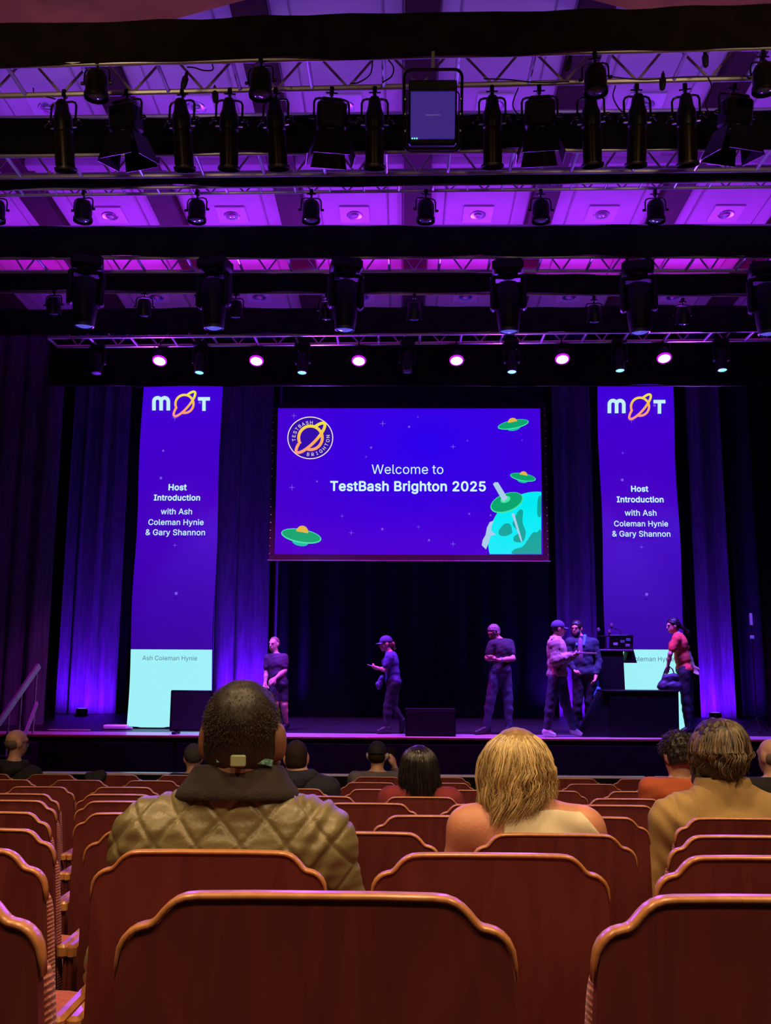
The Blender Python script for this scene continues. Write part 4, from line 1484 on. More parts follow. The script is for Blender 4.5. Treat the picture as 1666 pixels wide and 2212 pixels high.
# pale edge strip with rounded section following the outline
rings = []
for i in range(n):
    x, z = outl[i]
    if z < -0.105:
        continue
    fade = 1.0 if z > -0.055 else max(0.0, 1 - (-0.055 - z) / 0.05)
    x0, z0 = outl[max(i - 1, 0)]
    x1, z1 = outl[min(i + 1, n - 1)]
    d = Vector((x1 - x0, z1 - z0)).normalized()
    nx, nz = -d.y, d.x
    if nz < 0 and abs(nx) < 0.3:
        nx, nz = -nx, -nz
    yf = -0.003 * fade + 0.003 * (1 - fade)
    sec = [(-0.0035, yf), (0.0012, yf), (0.0034, yf + 0.0025), (0.0042, 0.006), (0.0042, 0.016), (0.0034, 0.0195), (0.0012, 0.0205), (-0.004, 0.0205)]
    if fade < 1:
        sec = [(q_ * (0.25 + 0.75 * fade), yy) for q_, yy in sec]
    nrm = Vector((nx, nz))
    if nrm.dot(Vector((x, z + 0.30))) < 0:
        nrm = -nrm
    rings.append([back_point(x + nrm.x * q, z + nrm.y * q, yy) for q, yy in sec])
MB().loft(rings, True, True).build('edge_strip', CHEDGE, chair, True)
# padded front of the back
rings = []
for yy, ins in ((0.020, 0.006), (0.055, 0.0), (0.078, 0.010), (0.088, 0.040)):
    rr = []
    for x, z in outl:
        sx = max(0.0, (abs(x) - ins)) * (1 if x >= 0 else -1)
        zz = z - 0.045 - ins * 0.8 if z > -0.3 else z
        rr.append(back_point(sx, max(zz, -0.58), yy))
    rings.append(rr)
MB().loft(rings, True, True).build('back_cushion', FABRIC, chair, True)
zs = -BACK_H + 0.40
MB().box((-0.245, 0.06, zs), (0.245, 0.50, zs + 0.035), 0.008).build('seat_base', CHEDGE, chair)
m = MB()
rings = []
for zz, ins in ((zs + 0.035, 0.010), (zs + 0.06, 0.0), (zs + 0.095, 0.012), (zs + 0.112, 0.06)):
    rings.append([(sx * (0.24 - ins), y, zz) for sx, y in ((-1, 0.08 + ins), (0, 0.075 + ins), (1, 0.08 + ins), (1.0, 0.48 - ins), (0.6, 0.51 - ins), (-0.6, 0.51 - ins), (-1.0, 0.48 - ins))])
m.loft(rings, True, True).build('seat_cushion', SEATFAB, chair, True)
for sx in (-1, 1):
    m = MB().box((sx * 0.279 - 0.008, 0.04, -BACK_H + 0.0), (sx * 0.279 + 0.008, 0.40, -BACK_H + 0.56), 0.004)
    m.build('side_frame', CHWOOD, chair)
    MB().box((sx * 0.272 - 0.015, 0.02, -BACK_H + 0.56), (sx * 0.272 + 0.015, 0.42, -BACK_H + 0.60), 0.008).build('armrest', CHEDGE, chair)
for sx in (-1, 1):
    sc_ = MB().lathe([(0.0, 0.003), (0.005, 0.0025), (0.006, 0)], 8, T(*back_point(sx * 0.235, -0.56, -0.001)) @ RX(PI / 2)).build('screw', STEEL, chair)
# rows: photo column of one chair centre in each row
ANCH = [683, 449, 776, 942, 796, 911, 1006, 802, 815]
first = True
NR = len(ROW_D)
CHX = []
for r in range(NR):
    d, z = ROW_D[r], ROW_TOP[r]
    xa = at(ANCH[r], ROW_Y[r], d).x
    half_w = 0.45 * d + 0.35
    xs = [xa + CW * k for k in range(-14, 15) if -0.45 * d - 0.33 < xa + CW * k < 0.43 * d + 0.33]
    CHX.append(xs)
    yo = d - (0.05 - math.sin(REC) * 0.60)
    for k, x in enumerate(xs):
        lab = 'red-brown wooden auditorium chair, %s row from the camera, %s from the left' % (ORD[r], ORD[k])
        jig = (random.uniform(-0.004, 0.004), random.uniform(-0.006, 0.006))
        if first:
            o = chair
            first = False
        else:
            o = copy_tree(chair)
        o.location = (x + jig[0], yo + jig[1], z)
        o['label'] = lab
        o['group'] = 'auditorium chairs'


# ------------------------------------------------------------------ people: bodies and clothes grown as smooth surfaces
def V3(p):
    return np.array([p[0], p[1], p[2]], dtype=np.float64)


def rc(tag_, a, b, ra, rb):
    return ('rc', tag_, V3(a), V3(b), ra, rb)


def el(tag_, c, rad, R=None):
    return ('el', tag_, V3(c), np.array(rad, dtype=np.float64), np.eye(3) if R is None else R)


def prim_box(p, off):
    if p[0] == 'rc':
        r = max(p[4], p[5]) + off
        return np.minimum(p[2], p[3]) - r, np.maximum(p[2], p[3]) + r
    e = np.sqrt(((p[4] * p[3][None, :]) ** 2).sum(1)) + off
    return p[2] - e, p[2] + e


def prim_eval(p, P):
    if p[0] == 'rc':
        a, b, ra, rb = p[2], p[3], p[4], p[5]
        ba = b - a
        L = ba.dot(ba) + 1e-12
        pa = P - a
        h = np.clip(pa @ ba / L, 0, 1)
        d = pa - h[..., None] * ba
        return np.sqrt((d * d).sum(-1)) - (ra + (rb - ra) * h)
    q = (P - p[2]) @ p[4]
    r = p[3]
    k0 = np.sqrt(((q / r) ** 2).sum(-1))
    k1 = np.sqrt(((q / (r * r)) ** 2).sum(-1)) + 1e-9
    return k0 * (k0 - 1.0) / k1


def nets(F, o, h):
    S = F < 0
    nx, ny, nz = F.shape
    c = np.zeros((nx - 1, ny - 1, nz - 1), dtype=np.int8)
    for i in (0, 1):
        for j in (0, 1):
            for k in (0, 1):
                c += S[i:nx - 1 + i, j:ny - 1 + j, k:nz - 1 + k]
    mixed = (c > 0) & (c < 8)
    idx = np.argwhere(mixed)
    if len(idx) == 0:
        return np.zeros((0, 3)), []
    num = -np.ones(mixed.shape, dtype=np.int64)
    num[mixed] = np.arange(len(idx))
    acc = np.zeros((len(idx), 3))
    cnt = np.zeros(len(idx))
    cor = [(i, j, k) for i in (0, 1) for j in (0, 1) for k in (0, 1)]
    for a in cor:
        for ax in range(3):
            if a[ax] == 1:
                continue
            b = list(a)
            b[ax] = 1
            va = F[idx[:, 0] + a[0], idx[:, 1] + a[1], idx[:, 2] + a[2]]
            vb = F[idx[:, 0] + b[0], idx[:, 1] + b[1], idx[:, 2] + b[2]]
            s = (va < 0) != (vb < 0)
            t = np.where(s, va / np.where(s, va - vb, 1), 0)
            pos = np.array(a)[None, :] + t[:, None] * (np.array(b) - np.array(a))[None, :]
            acc[s] += pos[s]
            cnt[s] += 1
    verts = o + (idx + acc / cnt[:, None]) * h
    faces = []
    for ax in range(3):
        u, v = (ax + 1) % 3, (ax + 2) % 3
        sl0 = [slice(None)] * 3
        sl1 = [slice(None)] * 3
        sl0[ax] = slice(0, -1)
        sl1[ax] = slice(1, None)
        A, Bm = S[tuple(sl0)], S[tuple(sl1)]
        e = np.argwhere(A != Bm)
        ok = (e[:, u] > 0) & (e[:, v] > 0) & (e[:, u] < F.shape[u] - 1) & (e[:, v] < F.shape[v] - 1)
        e = e[ok]
        inside = A[e[:, 0], e[:, 1], e[:, 2]]

        def cell(du, dv):
            q = e.copy()
            q[:, u] += du
            q[:, v] += dv
            return num[q[:, 0], q[:, 1], q[:, 2]]
        q = np.stack([cell(-1, -1), cell(0, -1), cell(0, 0), cell(-1, 0)], 1)
        q[~inside] = q[~inside][:, ::-1]
        faces.append(q)
    return verts, np.concatenate(faces)


def vnormals(v, f):
    a = np.cross(v[f[:, 2]] - v[f[:, 0]], v[f[:, 3]] - v[f[:, 1]])
    n = np.zeros_like(v)
    for k in range(4):
        np.add.at(n, f[:, k], a)
    return n / (np.linalg.norm(n, axis=1)[:, None] + 1e-12)


def grow(name, prims, mtl, parent, h=0.009, off=0.0, k=0.03, cuts=(), disp=None, keep=None, carve=()):
    """smooth union of primitives (those whose tag is in keep), cut by planes, turned into one mesh"""
    ps = [p for p in prims if keep is None or p[1] in keep]
    lo = np.min([prim_box(p, off)[0] for p in ps], 0) - 2 * h
    hi = np.max([prim_box(p, off)[1] for p in ps], 0) + 2 * h
    n = np.ceil((hi - lo) / h).astype(int) + 1
    F = np.full(n, 1.0)
    ax = [lo[i] + np.arange(n[i]) * h for i in range(3)]
    pad = max(k, 2.5 * h)

    def region(p, o_):
        a, b = prim_box(p, o_ + pad)
        i0 = np.maximum(np.floor((a - lo) / h).astype(int), 0)
        i1 = np.minimum(np.ceil((b - lo) / h).astype(int) + 1, n)
        sl = tuple(slice(i0[q], i1[q]) for q in range(3))
        G = np.stack(np.meshgrid(ax[0][sl[0]], ax[1][sl[1]], ax[2][sl[2]], indexing='ij'), -1)
        return sl, G
    for p in ps:
        sl, G = region(p, off)
        d = prim_eval(p, G) - off
        cur = F[sl]
        hh = np.maximum(k - np.abs(cur - d), 0) / k
        F[sl] = np.minimum(cur, d) - hh * hh * k * 0.25
    for p in carve:
        sl, G = region(p, 0)
        F[sl] = np.maximum(F[sl], -prim_eval(p, G))
    if len(cuts):
        G = np.stack(np.meshgrid(*ax, indexing='ij'), -1)
        for (pt, nr) in cuts:
            nr = V3(nr) / np.linalg.norm(V3(nr))
            F = np.maximum(F, (G - V3(pt)) @ nr)
    v, f = nets(F, lo, h)
    # one light smoothing pass
    if len(v) == 0:
        return None
    for _ in range(1):
        s = np.zeros_like(v)
        c = np.zeros(len(v))
        for q in range(4):
            np.add.at(s, f[:, q], v[f[:, (q + 1) % 4]] + v[f[:, (q - 1) % 4]])
            np.add.at(c, f[:, q], 2)
        v = 0.5 * v + 0.5 * s / c[:, None]
    if disp is not None:
        nn = vnormals(v, f)
        v = v + nn * disp(v, nn)[:, None]
    me = bpy.data.meshes.new(name)
    nv, nf = len(v), len(f)
    me.vertices.add(nv)
    me.vertices.foreach_set('co', v.astype(np.float32).ravel())
    me.loops.add(nf * 4)
    me.loops.foreach_set('vertex_index', f.astype(np.int32).ravel())
    me.polygons.add(nf)
    me.polygons.foreach_set('loop_start', np.arange(0, nf * 4, 4, dtype=np.int32))
    me.polygons.foreach_set('use_smooth', np.ones(nf, dtype=bool))
    me.materials.append(mtl)
    me.update(calc_edges=True)
    return link(name, me, parent)


def wrinkle(amp, fx, fz, seed=0, fy=None):
    r = np.random.default_rng(seed)
    ph = r.uniform(0, 6.28, 8)
    fy = fy or fx

    def f(v, n):
        x, y, z = v[:, 0], v[:, 1], v[:, 2]
        w = np.sin(fx * x + fz * 0.6 * z + ph[0] + 1.5 * np.sin(fz * 0.5 * z + ph[1])) * 0.5
        w += np.sin(fz * z + fx * 0.5 * x + 1.2 * np.sin(fx * x * 0.7 + ph[2]) + ph[3]) * 0.6
        w += np.sin(fz * 2.1 * z - fx * 0.9 * x + fy * y + ph[4]) * 0.3
        return amp * w
    return f


def frame(fwd, up=(0, 0, 1)):
    f = V3(fwd)
    f /= np.linalg.norm(f)
    r = np.cross(f, V3(up))
    r /= np.linalg.norm(r)
    u = np.cross(r, f)
    return np.stack([r, f, u], 1)       # columns: right, forward, up


def head_prims(c, R, s=1.0, ears=True):
    def q(x, y, z):
        return V3(c) + R @ np.array([x, y, z]) * s
    P = [el('head', q(0, -0.012, 0.030), np.array([0.074, 0.094, 0.088]) * s, R),
         el('head', q(0, 0.020, -0.030), np.array([0.062, 0.070, 0.082]) * s, R),
         el('head', q(0, 0.055, -0.088), np.array([0.030, 0.028, 0.024]) * s, R),
         rc('head', q(0, 0.084, 0.022), q(0, 0.108, -0.022), 0.008 * s, 0.013 * s),
         el('head', q(0, 0.084, -0.058), np.array([0.022, 0.010, 0.010]) * s, R),
         el('head', q(0, 0.078, 0.030), np.array([0.048, 0.014, 0.010]) * s, R)]
    if ears:
        for e in (-1, 1):
            P.append(el('ear', q(e * 0.079, -0.010, -0.005), np.array([0.010, 0.022, 0.033]) * s, R))
    carve = [el('eye', q(e * 0.030, 0.098, 0.010), np.array([0.016, 0.014, 0.010]) * s, R) for e in (-1, 1)]
    return P, carve, q


def hand_prims(tg, w, d, nrm, side, curl=0.6, s=1.0):
    """palm and five fingers from wrist w along d; nrm points out of the palm; side = +1 thumb towards cross(d, nrm)"""
    d = V3(d) / np.linalg.norm(V3(d))
    nrm = V3(nrm)
    nrm = nrm - d * nrm.dot(d)
    nrm /= np.linalg.norm(nrm)
    x = np.cross(d, nrm) * side
    w = V3(w)
    P = []
    for i, (ox, L, r) in enumerate(((0.030, 0.072, 0.0085), (0.010, 0.080, 0.0088), (-0.010, 0.074, 0.0085), (-0.029, 0.058, 0.0078))):
        k0 = w + d * 0.012 * s + x * ox * 0.55 * s
        k1 = w + d * (0.082 - 0.006 * i) * s + x * ox * s
        P.append(rc(tg, k0, k1, 0.014 * s, 0.0125 * s))
        a = curl * (0.9 + 0.12 * i)
        d1 = d * math.cos(a * 0.6) + nrm * math.sin(a * 0.6)
        d2 = d * math.cos(a * 1.5) + nrm * math.sin(a * 1.5)
        m1 = k1 + d1 * L * 0.5 * s
        m2 = m1 + d2 * L * 0.5 * s
        P.append(rc(tg + '_f', k1, m1, r * 1.08 * s, r * s))
        P.append(rc(tg + '_f', m1, m2, r * s, r * 0.8 * s))
    t0 = w + d * 0.025 * s + x * 0.026 * s
    t1 = t0 + (d * 0.55 + x * 0.75 + nrm * 0.35) * 0.036 * s
    t2 = t1 + (d * 0.85 + x * 0.25 + nrm * 0.55) * 0.034 * s
    P.append(rc(tg, t0, t1, 0.014 * s, 0.011 * s))
    P.append(rc(tg + '_f', t1, t2, 0.0105 * s, 0.0085 * s))
    return P


def body_prims(J, g=1.0, hs=1.0, female=False, hands=True, legs=True):
    bd = V3(J['bd'])
    R = frame(bd)
    pel, ch, nk = V3(J['pel']), V3(J['chest']), V3(J['neck'])
    sh = {s: V3(J['sh' + s]) for s in 'LR'}
    P = []
    Rt = frame(bd, ch - pel)
    P.append(el('pelvis', pel, np.array([0.158, 0.118, 0.115]) * g, R))
    P.append(el('belly', pel * 0.55 + ch * 0.45, np.array([0.140 if not female else 0.128, 0.108, 0.15]) * g, Rt))
    P.append(el('chest', ch, np.array([0.158 if not female else 0.145, 0.112, 0.17]) * g, Rt))
    if female:
        for e in (-1, 1):
            P.append(el('chest', ch + R @ np.array([e * 0.065, 0.085, 0.0]) * g, np.array([0.06, 0.05, 0.055]) * g, R))
    P.append(rc('chest', sh['L'] * 0.85 + sh['R'] * 0.15, sh['R'] * 0.85 + sh['L'] * 0.15, 0.060 * g, 0.060 * g))
    for s in 'LR':
        P.append(rc('trap', nk, sh[s] * 0.8 + nk * 0.2, 0.052 * g, 0.042 * g))
    hc = V3(J['head'])
    P.append(rc('neck', nk - (hc - nk) * 0.15, hc - (hc - nk) * 0.25, 0.056 * (0.88 if female else 1.0), 0.052 * (0.85 if female else 1.0)))
    Rh = frame(J['fd'])
    H, carve, q = head_prims(hc, Rh, hs)
    P += H
    for s in 'LR':
        e, w_ = V3(J['el' + s]), V3(J['wr' + s])
        ag = g * (0.88 if female else 1.0)
        P.append(el('upper' + s, sh[s], np.array([0.056, 0.056, 0.058]) * ag))
        P.append(rc('upper' + s, sh[s], e, 0.050 * ag, 0.039 * ag))
        P.append(rc('fore' + s, e, e * 0.6 + w_ * 0.4, 0.039 * ag, 0.038 * ag))
        P.append(rc('fore' + s, e * 0.6 + w_ * 0.4, w_, 0.038 * ag, 0.025 * ag))
        if hands:
            hd = V3(J.get('hd' + s, w_ - e))
            hn = V3(J.get('hn' + s, R @ np.array([(-1 if s == 'R' else 1) * 0.8, 0.3, 0])))
            P += hand_prims('hand' + s, w_, hd, hn, J.get('th' + s, -1 if s == 'R' else 1), J.get('curl' + s, 0.6), 1.0)
    if legs:
        for s in 'LR':
            hp, kn, an, to = (V3(J[j + s]) for j in ('hip', 'kn', 'an', 'to'))
            P.append(rc('thigh' + s, hp, kn, 0.088 * g, 0.058 * g))
            cf = kn * 0.68 + an * 0.32
            P.append(rc('shin' + s, kn, cf, 0.056 * g, 0.054 * g))
            P.append(rc('shin' + s, cf, an, 0.054 * g, 0.036 * g))
            heel = an + (an - to) * 0.22
            heel[2] = min(heel[2], an[2]) - 0.02
            P.append(rc('foot' + s, an, heel, 0.036, 0.032))
            P.append(rc('foot' + s, heel, to, 0.034, 0.026))
            P.append(rc('foot' + s, an, to * 0.6 + an * 0.4, 0.036, 0.030))
    return P, carve, q, Rh


SKIN = mat('skin_light', (0.55, 0.30, 0.21), 0.5, var=0.10, vscale=12, bump=0.1, bscale=120)
SKIN2 = mat('skin_warm', (0.62, 0.26, 0.16), 0.5, var=0.12, vscale=10, bump=0.1, bscale=120)
SKIN3 = mat('skin_brown', (0.22, 0.10, 0.06), 0.5, var=0.12, vscale=10)
EYEM = mat('eye_dark', (0.02, 0.015, 0.012), 0.15)
LENSF = mat('spectacle_frame', (0.015, 0.012, 0.012), 0.3)


def eyes(q, Rh, parent, s=1.0):
    for e in (-1, 1):
        c = q(e * 0.030, 0.086, 0.010)
        m = MB().lathe([(0.0, -0.010 * s), (0.007 * s, -0.007 * s), (0.010 * s, 0.0), (0.007 * s, 0.007 * s), (0.0, 0.010 * s)], 10, Matrix.Translation(Vector(c)))
        m.build('eye', EYEM, parent, True)


def glasses(q, parent):
    m = MB()
    for e in (-1, 1):
        m.tube([q(e * 0.032 + 0.022 * math.cos(a * PI / 6), 0.104, 0.008 + 0.017 * math.sin(a * PI / 6)) for a in range(12)], 0.0025, 5, closed=True)
        m.tube([q(e * 0.054, 0.100, 0.012), q(e * 0.078, 0.02, 0.012), q(e * 0.080, -0.015, 0.0)], 0.0025, 5)
    m.tube([q(-0.010, 0.106, 0.010), q(0.010, 0.106, 0.010)], 0.0025, 5)
    m.build('glasses', LENSF, parent)


def hair_shell(q, Rh, mtl, parent, s=1.0, off=0.012, seed=0, low=-0.055, tilt=0.55, amp=0.004, name='hair', extra=()):
    """cap of hair over skull; the face side is cut away by a slanted plane"""
    P = [el('hair', q(0, -0.014, 0.032), np.array([0.074, 0.094, 0.088]) * s + off, Rh),
         el('hair', q(0, -0.028, -0.02), np.array([0.070, 0.070, 0.070]) * s + off * 0.8, Rh)] + list(extra)
    fwd, up = Rh[:, 1], Rh[:, 2]
    cuts = [(q(0, 0.070, 0.045), fwd * 1.0 - up * tilt), (q(0, -0.06, low), -up)]
    r = np.random.default_rng(seed)
    ph = r.uniform(0, 6.28, 6)

    def dsp(v, n):
        return amp * (np.sin(160 * v[:, 0] + 60 * v[:, 2] + ph[0]) * 0.5 + np.sin(130 * v[:, 2] + 90 * v[:, 1] + ph[1]) * 0.5 + np.sin(210 * v[:, 1] - 120 * v[:, 0] + ph[2]) * 0.4)
    carve = [el('ear', q(e * 0.085, 0.005, -0.02), np.array([0.02, 0.026, 0.036]) * s, Rh) for e in (-1, 1)]
    return grow(name, P, mtl, parent, 0.007, 0, 0.02, cuts, dsp, carve=carve)


def person(label, loc, group=None):
    return thing('person', label, 'person', loc, (0, 0, 0), group)


def strands(name, mtl, parent, paths, r0, sides=4):
    """paths: array (N, K, 3); each a tapering lock of hair; one mesh"""
    paths = np.asarray(paths)
    N, K, _ = paths.shape
    t = np.zeros_like(paths)
    t[:, 1:-1] = paths[:, 2:] - paths[:, :-2]
    t[:, 0] = paths[:, 1] - paths[:, 0]
    t[:, -1] = paths[:, -1] - paths[:, -2]
    t /= np.linalg.norm(t, axis=2, keepdims=True) + 1e-9
    ref = np.array([0.35, 0.9, 0.25])
    a = np.cross(t, ref)
    a /= np.linalg.norm(a, axis=2, keepdims=True) + 1e-9
    b = np.cross(t, a)
    prof = np.interp(np.linspace(0, 1, K), [0, 0.15, 0.7, 1.0], [0.5, 1.0, 0.9, 0.12])
    rr = (np.asarray(r0).reshape(-1, 1) if np.ndim(r0) else np.full((N, 1), r0)) * prof[None, :]
    vs = []
    for s in range(sides):
        an = 2 * PI * s / sides
        vs.append(paths + (a * math.cos(an) + b * math.sin(an)) * rr[:, :, None])
    v = np.stack(vs, 2).reshape(-1, 3)
    base = (np.arange(N)[:, None, None] * K + np.arange(K - 1)[None, :, None]) * sides
    s_ = np.arange(sides)[None, None, :]
    s2 = (s_ + 1) % sides
    f = np.stack([base + s_, base + s2, base + sides + s2, base + sides + s_], -1).reshape(-1, 4)
    me = bpy.data.meshes.new(name)
    me.vertices.add(len(v))
    me.vertices.foreach_set('co', v.astype(np.float32).ravel())
    nf = len(f)
    me.loops.add(nf * 4)
    me.loops.foreach_set('vertex_index', f.astype(np.int32).ravel())
    me.polygons.add(nf)
    me.polygons.foreach_set('loop_start', np.arange(0, nf * 4, 4, dtype=np.int32))
    me.polygons.foreach_set('use_smooth', np.ones(nf, dtype=bool))
    tone = RNG.uniform(0, 1, N)[:, None] * np.ones((1, K))
    tone = np.clip(tone * 0.8 + 0.2 * np.sin(np.linspace(0, 5, K))[None, :] * RNG.uniform(-1, 1, (N, 1)), 0, 1)
    at_ = me.attributes.new('tone', 'FLOAT', 'POINT')
    at_.data.foreach_set('value', np.repeat(tone.reshape(-1), sides).astype(np.float32))
    me.materials.append(mtl)
    me.update(calc_edges=True)
    o = link(name, me, parent)
    o['kind'] = 'stuff'
    return o


def hairmat(name, c1, c2, rough=0.4, spec=0.5, scale=60):
    if name in MATS:
        return MATS[name]
    m = mat(name, c1, rough, col2=c2, vscale=scale, spec=spec, stretch=(1, 1, 0.15))
    nt = m.node_tree
    rp = next(n for n in nt.nodes if n.type == 'VALTORGB')
    no = next(n for n in nt.nodes if n.type == 'TEX_NOISE')
    at_ = nt.nodes.new('ShaderNodeAttribute')
    at_.attribute_name = 'tone'
    ad = nt.nodes.new('ShaderNodeMath')
    ad.operation = 'MULTIPLY_ADD'
    ad.inputs[1].default_value = 0.55
    nt.links.new(at_.outputs['Fac'], ad.inputs[0])
    mu = nt.nodes.new('ShaderNodeMath')
    mu.operation = 'MULTIPLY'
    mu.inputs[1].default_value = 0.62
    nt.links.new(no.outputs['Fac'], mu.inputs[0])
    nt.links.new(mu.outputs[0], ad.inputs[2])
    nt.links.new(ad.outputs[0], rp.inputs[0])
    return m


DENIM = mat('dark_denim', (0.035, 0.045, 0.085), 0.8, var=0.25, vscale=20, bump=0.2, bscale=200)
BLKCL = mat('black_cotton', (0.012, 0.012, 0.016), 0.9, var=0.3, vscale=15)
SHOE = mat('black_shoe', (0.012, 0.012, 0.014), 0.5)
WSHOE = mat('white_trainer', (0.62, 0.60, 0.60), 0.55, var=0.1)


# ---- seated onlookers seen from behind --------------------------------------
def seated(px, Y, floor, head_top_py, shw, turn=0.0, lean=0.0, hs=1.0, headpx=None, elb=(0.0, 0.0), nod=0.0, sh_py=None, neck_py=None):
    """joints of a person sitting upright facing the stage; returns root position and joints"""
    x = at(px, 1700, Y).x
    root = Vector((x, Y, floor))
    zt = at(px, head_top_py, Y).z - floor
    hx = (at(headpx, 1700, Y).x - x) if headpx else 0.0
    hc = (hx, 0.02 + lean, zt - 0.120 * hs)
    zs = (at(px, sh_py, Y).z - floor) if sh_py else zt - 0.31 * hs
    nkz = (at(px, neck_py, Y).z - floor) if neck_py else max(zs + 0.03, hc[2] - 0.175 * hs)
    J = dict(bd=(0, 1, 0), fd=(math.sin(turn), math.cos(turn), -0.05 - nod), pel=(0, 0.0, 0.55), chest=(hx * 0.4, 0.0, zs - 0.12), neck=(hx * 0.7, 0.0, nkz), head=hc,
             shL=(hx * 0.5 - shw, 0.0, zs - 0.02), shR=(hx * 0.5 + shw, 0.0, zs - 0.02),
             elL=(-shw - 0.07 - elb[0], 0.06, zs - 0.30), elR=(shw + 0.07 + elb[1], 0.06, zs - 0.30),
             wrL=(-0.13, 0.28, 0.60), wrR=(0.13, 0.28, 0.60),
             hipL=(-0.10, 0.02, 0.52), hipR=(0.10, 0.02, 0.52), knL=(-0.14, 0.46, 0.52), knR=(0.14, 0.46, 0.52),
             anL=(-0.14, 0.48, 0.10), anR=(0.14, 0.48, 0.10), toL=(-0.15, 0.64, 0.035), toR=(0.15, 0.64, 0.035),
             hnL=(0, 0, -1), hnR=(0, 0, -1))
    return root, J


TOP = ('chest', 'belly', 'trap', 'upperL', 'upperR', 'foreL', 'foreR')
LEGS = ('pelvis', 'thighL', 'thighR', 'shinL', 'shinR')


def trousers(P, t, mtl=BLKCL, h=0.012, off=0.012, shorts=None, keep=LEGS, disp=None, cuts=()):
    return grow('trousers', P, mtl, t, h, off, 0.035, cuts, disp or wrinkle(0.003, 30, 40, 5), keep)


def shoes(P, t, mtl=SHOE, h=0.009):
    for s in 'LR':
        grow('shoe', P, mtl, t, h, 0.010, 0.02, (), None, ('foot' + s,))


def feet_seated(P, t):
    trousers(P, t, BLKCL, 0.016)
    shoes(P, t, SHOE, 0.012)


# ================================================================== audience
OLIVE = mat('olive_quilted_nylon', (0.185, 0.150, 0.066), 0.40, var=0.12, vscale=14, bump=0.12, bscale=90, spec=0.5)
CORD = mat('brown_corduroy', (0.020, 0.011, 0.009), 0.9, var=0.3, vscale=40, bump=0.3, bscale=150)
HAIRDK = hairmat('hair_dark_brown', (0.012, 0.007, 0.005), (0.045, 0.026, 0.016), 0.5)


def tufts(q, Rh, n, rad, length, seed, mtl, parent, r=0.0011, face=0.45, low=-0.5, name='hair_tuft', down=0.55, off=0.008):
    """short hairs standing on the scalp"""
    g = np.random.default_rng(seed)
    d = g.normal(size=(n * 3, 3))
    d /= np.linalg.norm(d, axis=1)[:, None]
    d = d[(d[:, 2] > low - 0.5 * d[:, 1] * 0) & (d[:, 1] < face + 0.6 * d[:, 2]) & ~((np.abs(d[:, 0]) > 0.8) & (d[:, 2] < -0.05) & (d[:, 1] > -0.45))][:n]
    c0 = np.array([0, -0.014, 0.028])
    base = c0 + d * (np.array(rad) + off)
    side = g.normal(size=d.shape) * 0.35
    dirn = d * 0.55 + np.array([0, -0.25, -down]) + side
    dirn /= np.linalg.norm(dirn, axis=1)[:, None]
    L = length * g.uniform(0.6, 1.2, (len(d), 1))
    pts = np.stack([base, base + dirn * L * 0.5 + d * 0.002, base + dirn * L], 1)
    o = np.array(q(0, 0, 0))
    return strands(name, mtl, parent, o + pts @ Rh.T, r, 3)


# ---- the man in the quilted jacket
root, J = seated(497, 2.23, ROW_FLOOR[1], 1476, 0.188, turn=0.10, hs=1.04, headpx=519, elb=(-0.005, 0.035), sh_py=1806, neck_py=1724)
J['fd'] = (0.05, 1, 0.02)
t = person('man in an olive quilted jacket seen from behind, dark short hair', root)
P, carve, q, Rh = body_prims(J, 1.12, 1.04)
P.append(rc('nape', V3(J['neck']) + np.array([0, -0.012, -0.02]), q(0, -0.028, -0.045), 0.080, 0.070))
P += [el('ear', q(e * 0.088, -0.004, -0.014), (0.012, 0.025, 0.038), Rh) for e in (-1, 1)]
grow('body', P, SKIN3, t, 0.009, 0, 0.025, carve=carve)
feet_seated(P, t)


def quilt(v, n):
    x, z = v[:, 0], v[:, 2]
    a = x / 0.098 + z / 0.108
    b = x / 0.098 - z / 0.108
    da = np.abs(a - np.round(a))
    db = np.abs(b - np.round(b))
    m_ = np.minimum(da, db)
    puff = 0.0060 * (1 - np.exp(-(m_ / 0.060) ** 2))
    w = wrinkle(0.0024, 18, 105, 3)(v, n)
    fold = 0.004 * np.sin(95 * z + 9 * np.sin(16 * x)) * np.exp(-((np.abs(x) - 0.21) / 0.05) ** 2)
    return puff + w * (0.4 + m_ * 2) + fold


nz = J['neck'][2]
grow('jacket', P, OLIVE, t, 0.0055, 0.022, 0.05, [((0, 0, nz + 0.05), (0, -0.1, 1))], quilt, TOP + ('pelvis',))
for s_ in (-1, 1):        # raised armhole seams
    pts = [(s_ * (0.205 + 0.010 * math.sin(i / 9 * PI)) + J['chest'][0], -0.135 + 0.045 * (i / 9) ** 3 * 2.2, nz - 0.115 - 0.30 * (1 - i / 9)) for i in range(10)]
cl = Matrix.Translation((J['neck'][0], 0.01, nz - 0.045)) @ RX(-0.12) @ Matrix.Diagonal((1, 0.90, 1, 1))
MB().lathe([(0.148, 0.040), (0.152, 0.046), (0.142, 0.062), (0.122, 0.088), (0.108, 0.112), (0.103, 0.118), (0.094, 0.114), (0.10, 0.09), (0.125, 0.05)], 30, cl, caps=False).build('collar', CORD, t, True)
hair_shell(q, Rh, HAIRDK, t, 1.04, 0.010, 3, -0.085, 0.5, 0.0010, extra=[el('hair', q(0, -0.035, -0.035), np.array([0.076, 0.060, 0.055]), Rh)])
tufts(q, Rh, 6000, np.array([0.074, 0.094, 0.088]) * 1.04, 0.010, 5, HAIRDK, t, 0.0006, off=0.009, low=-0.85)
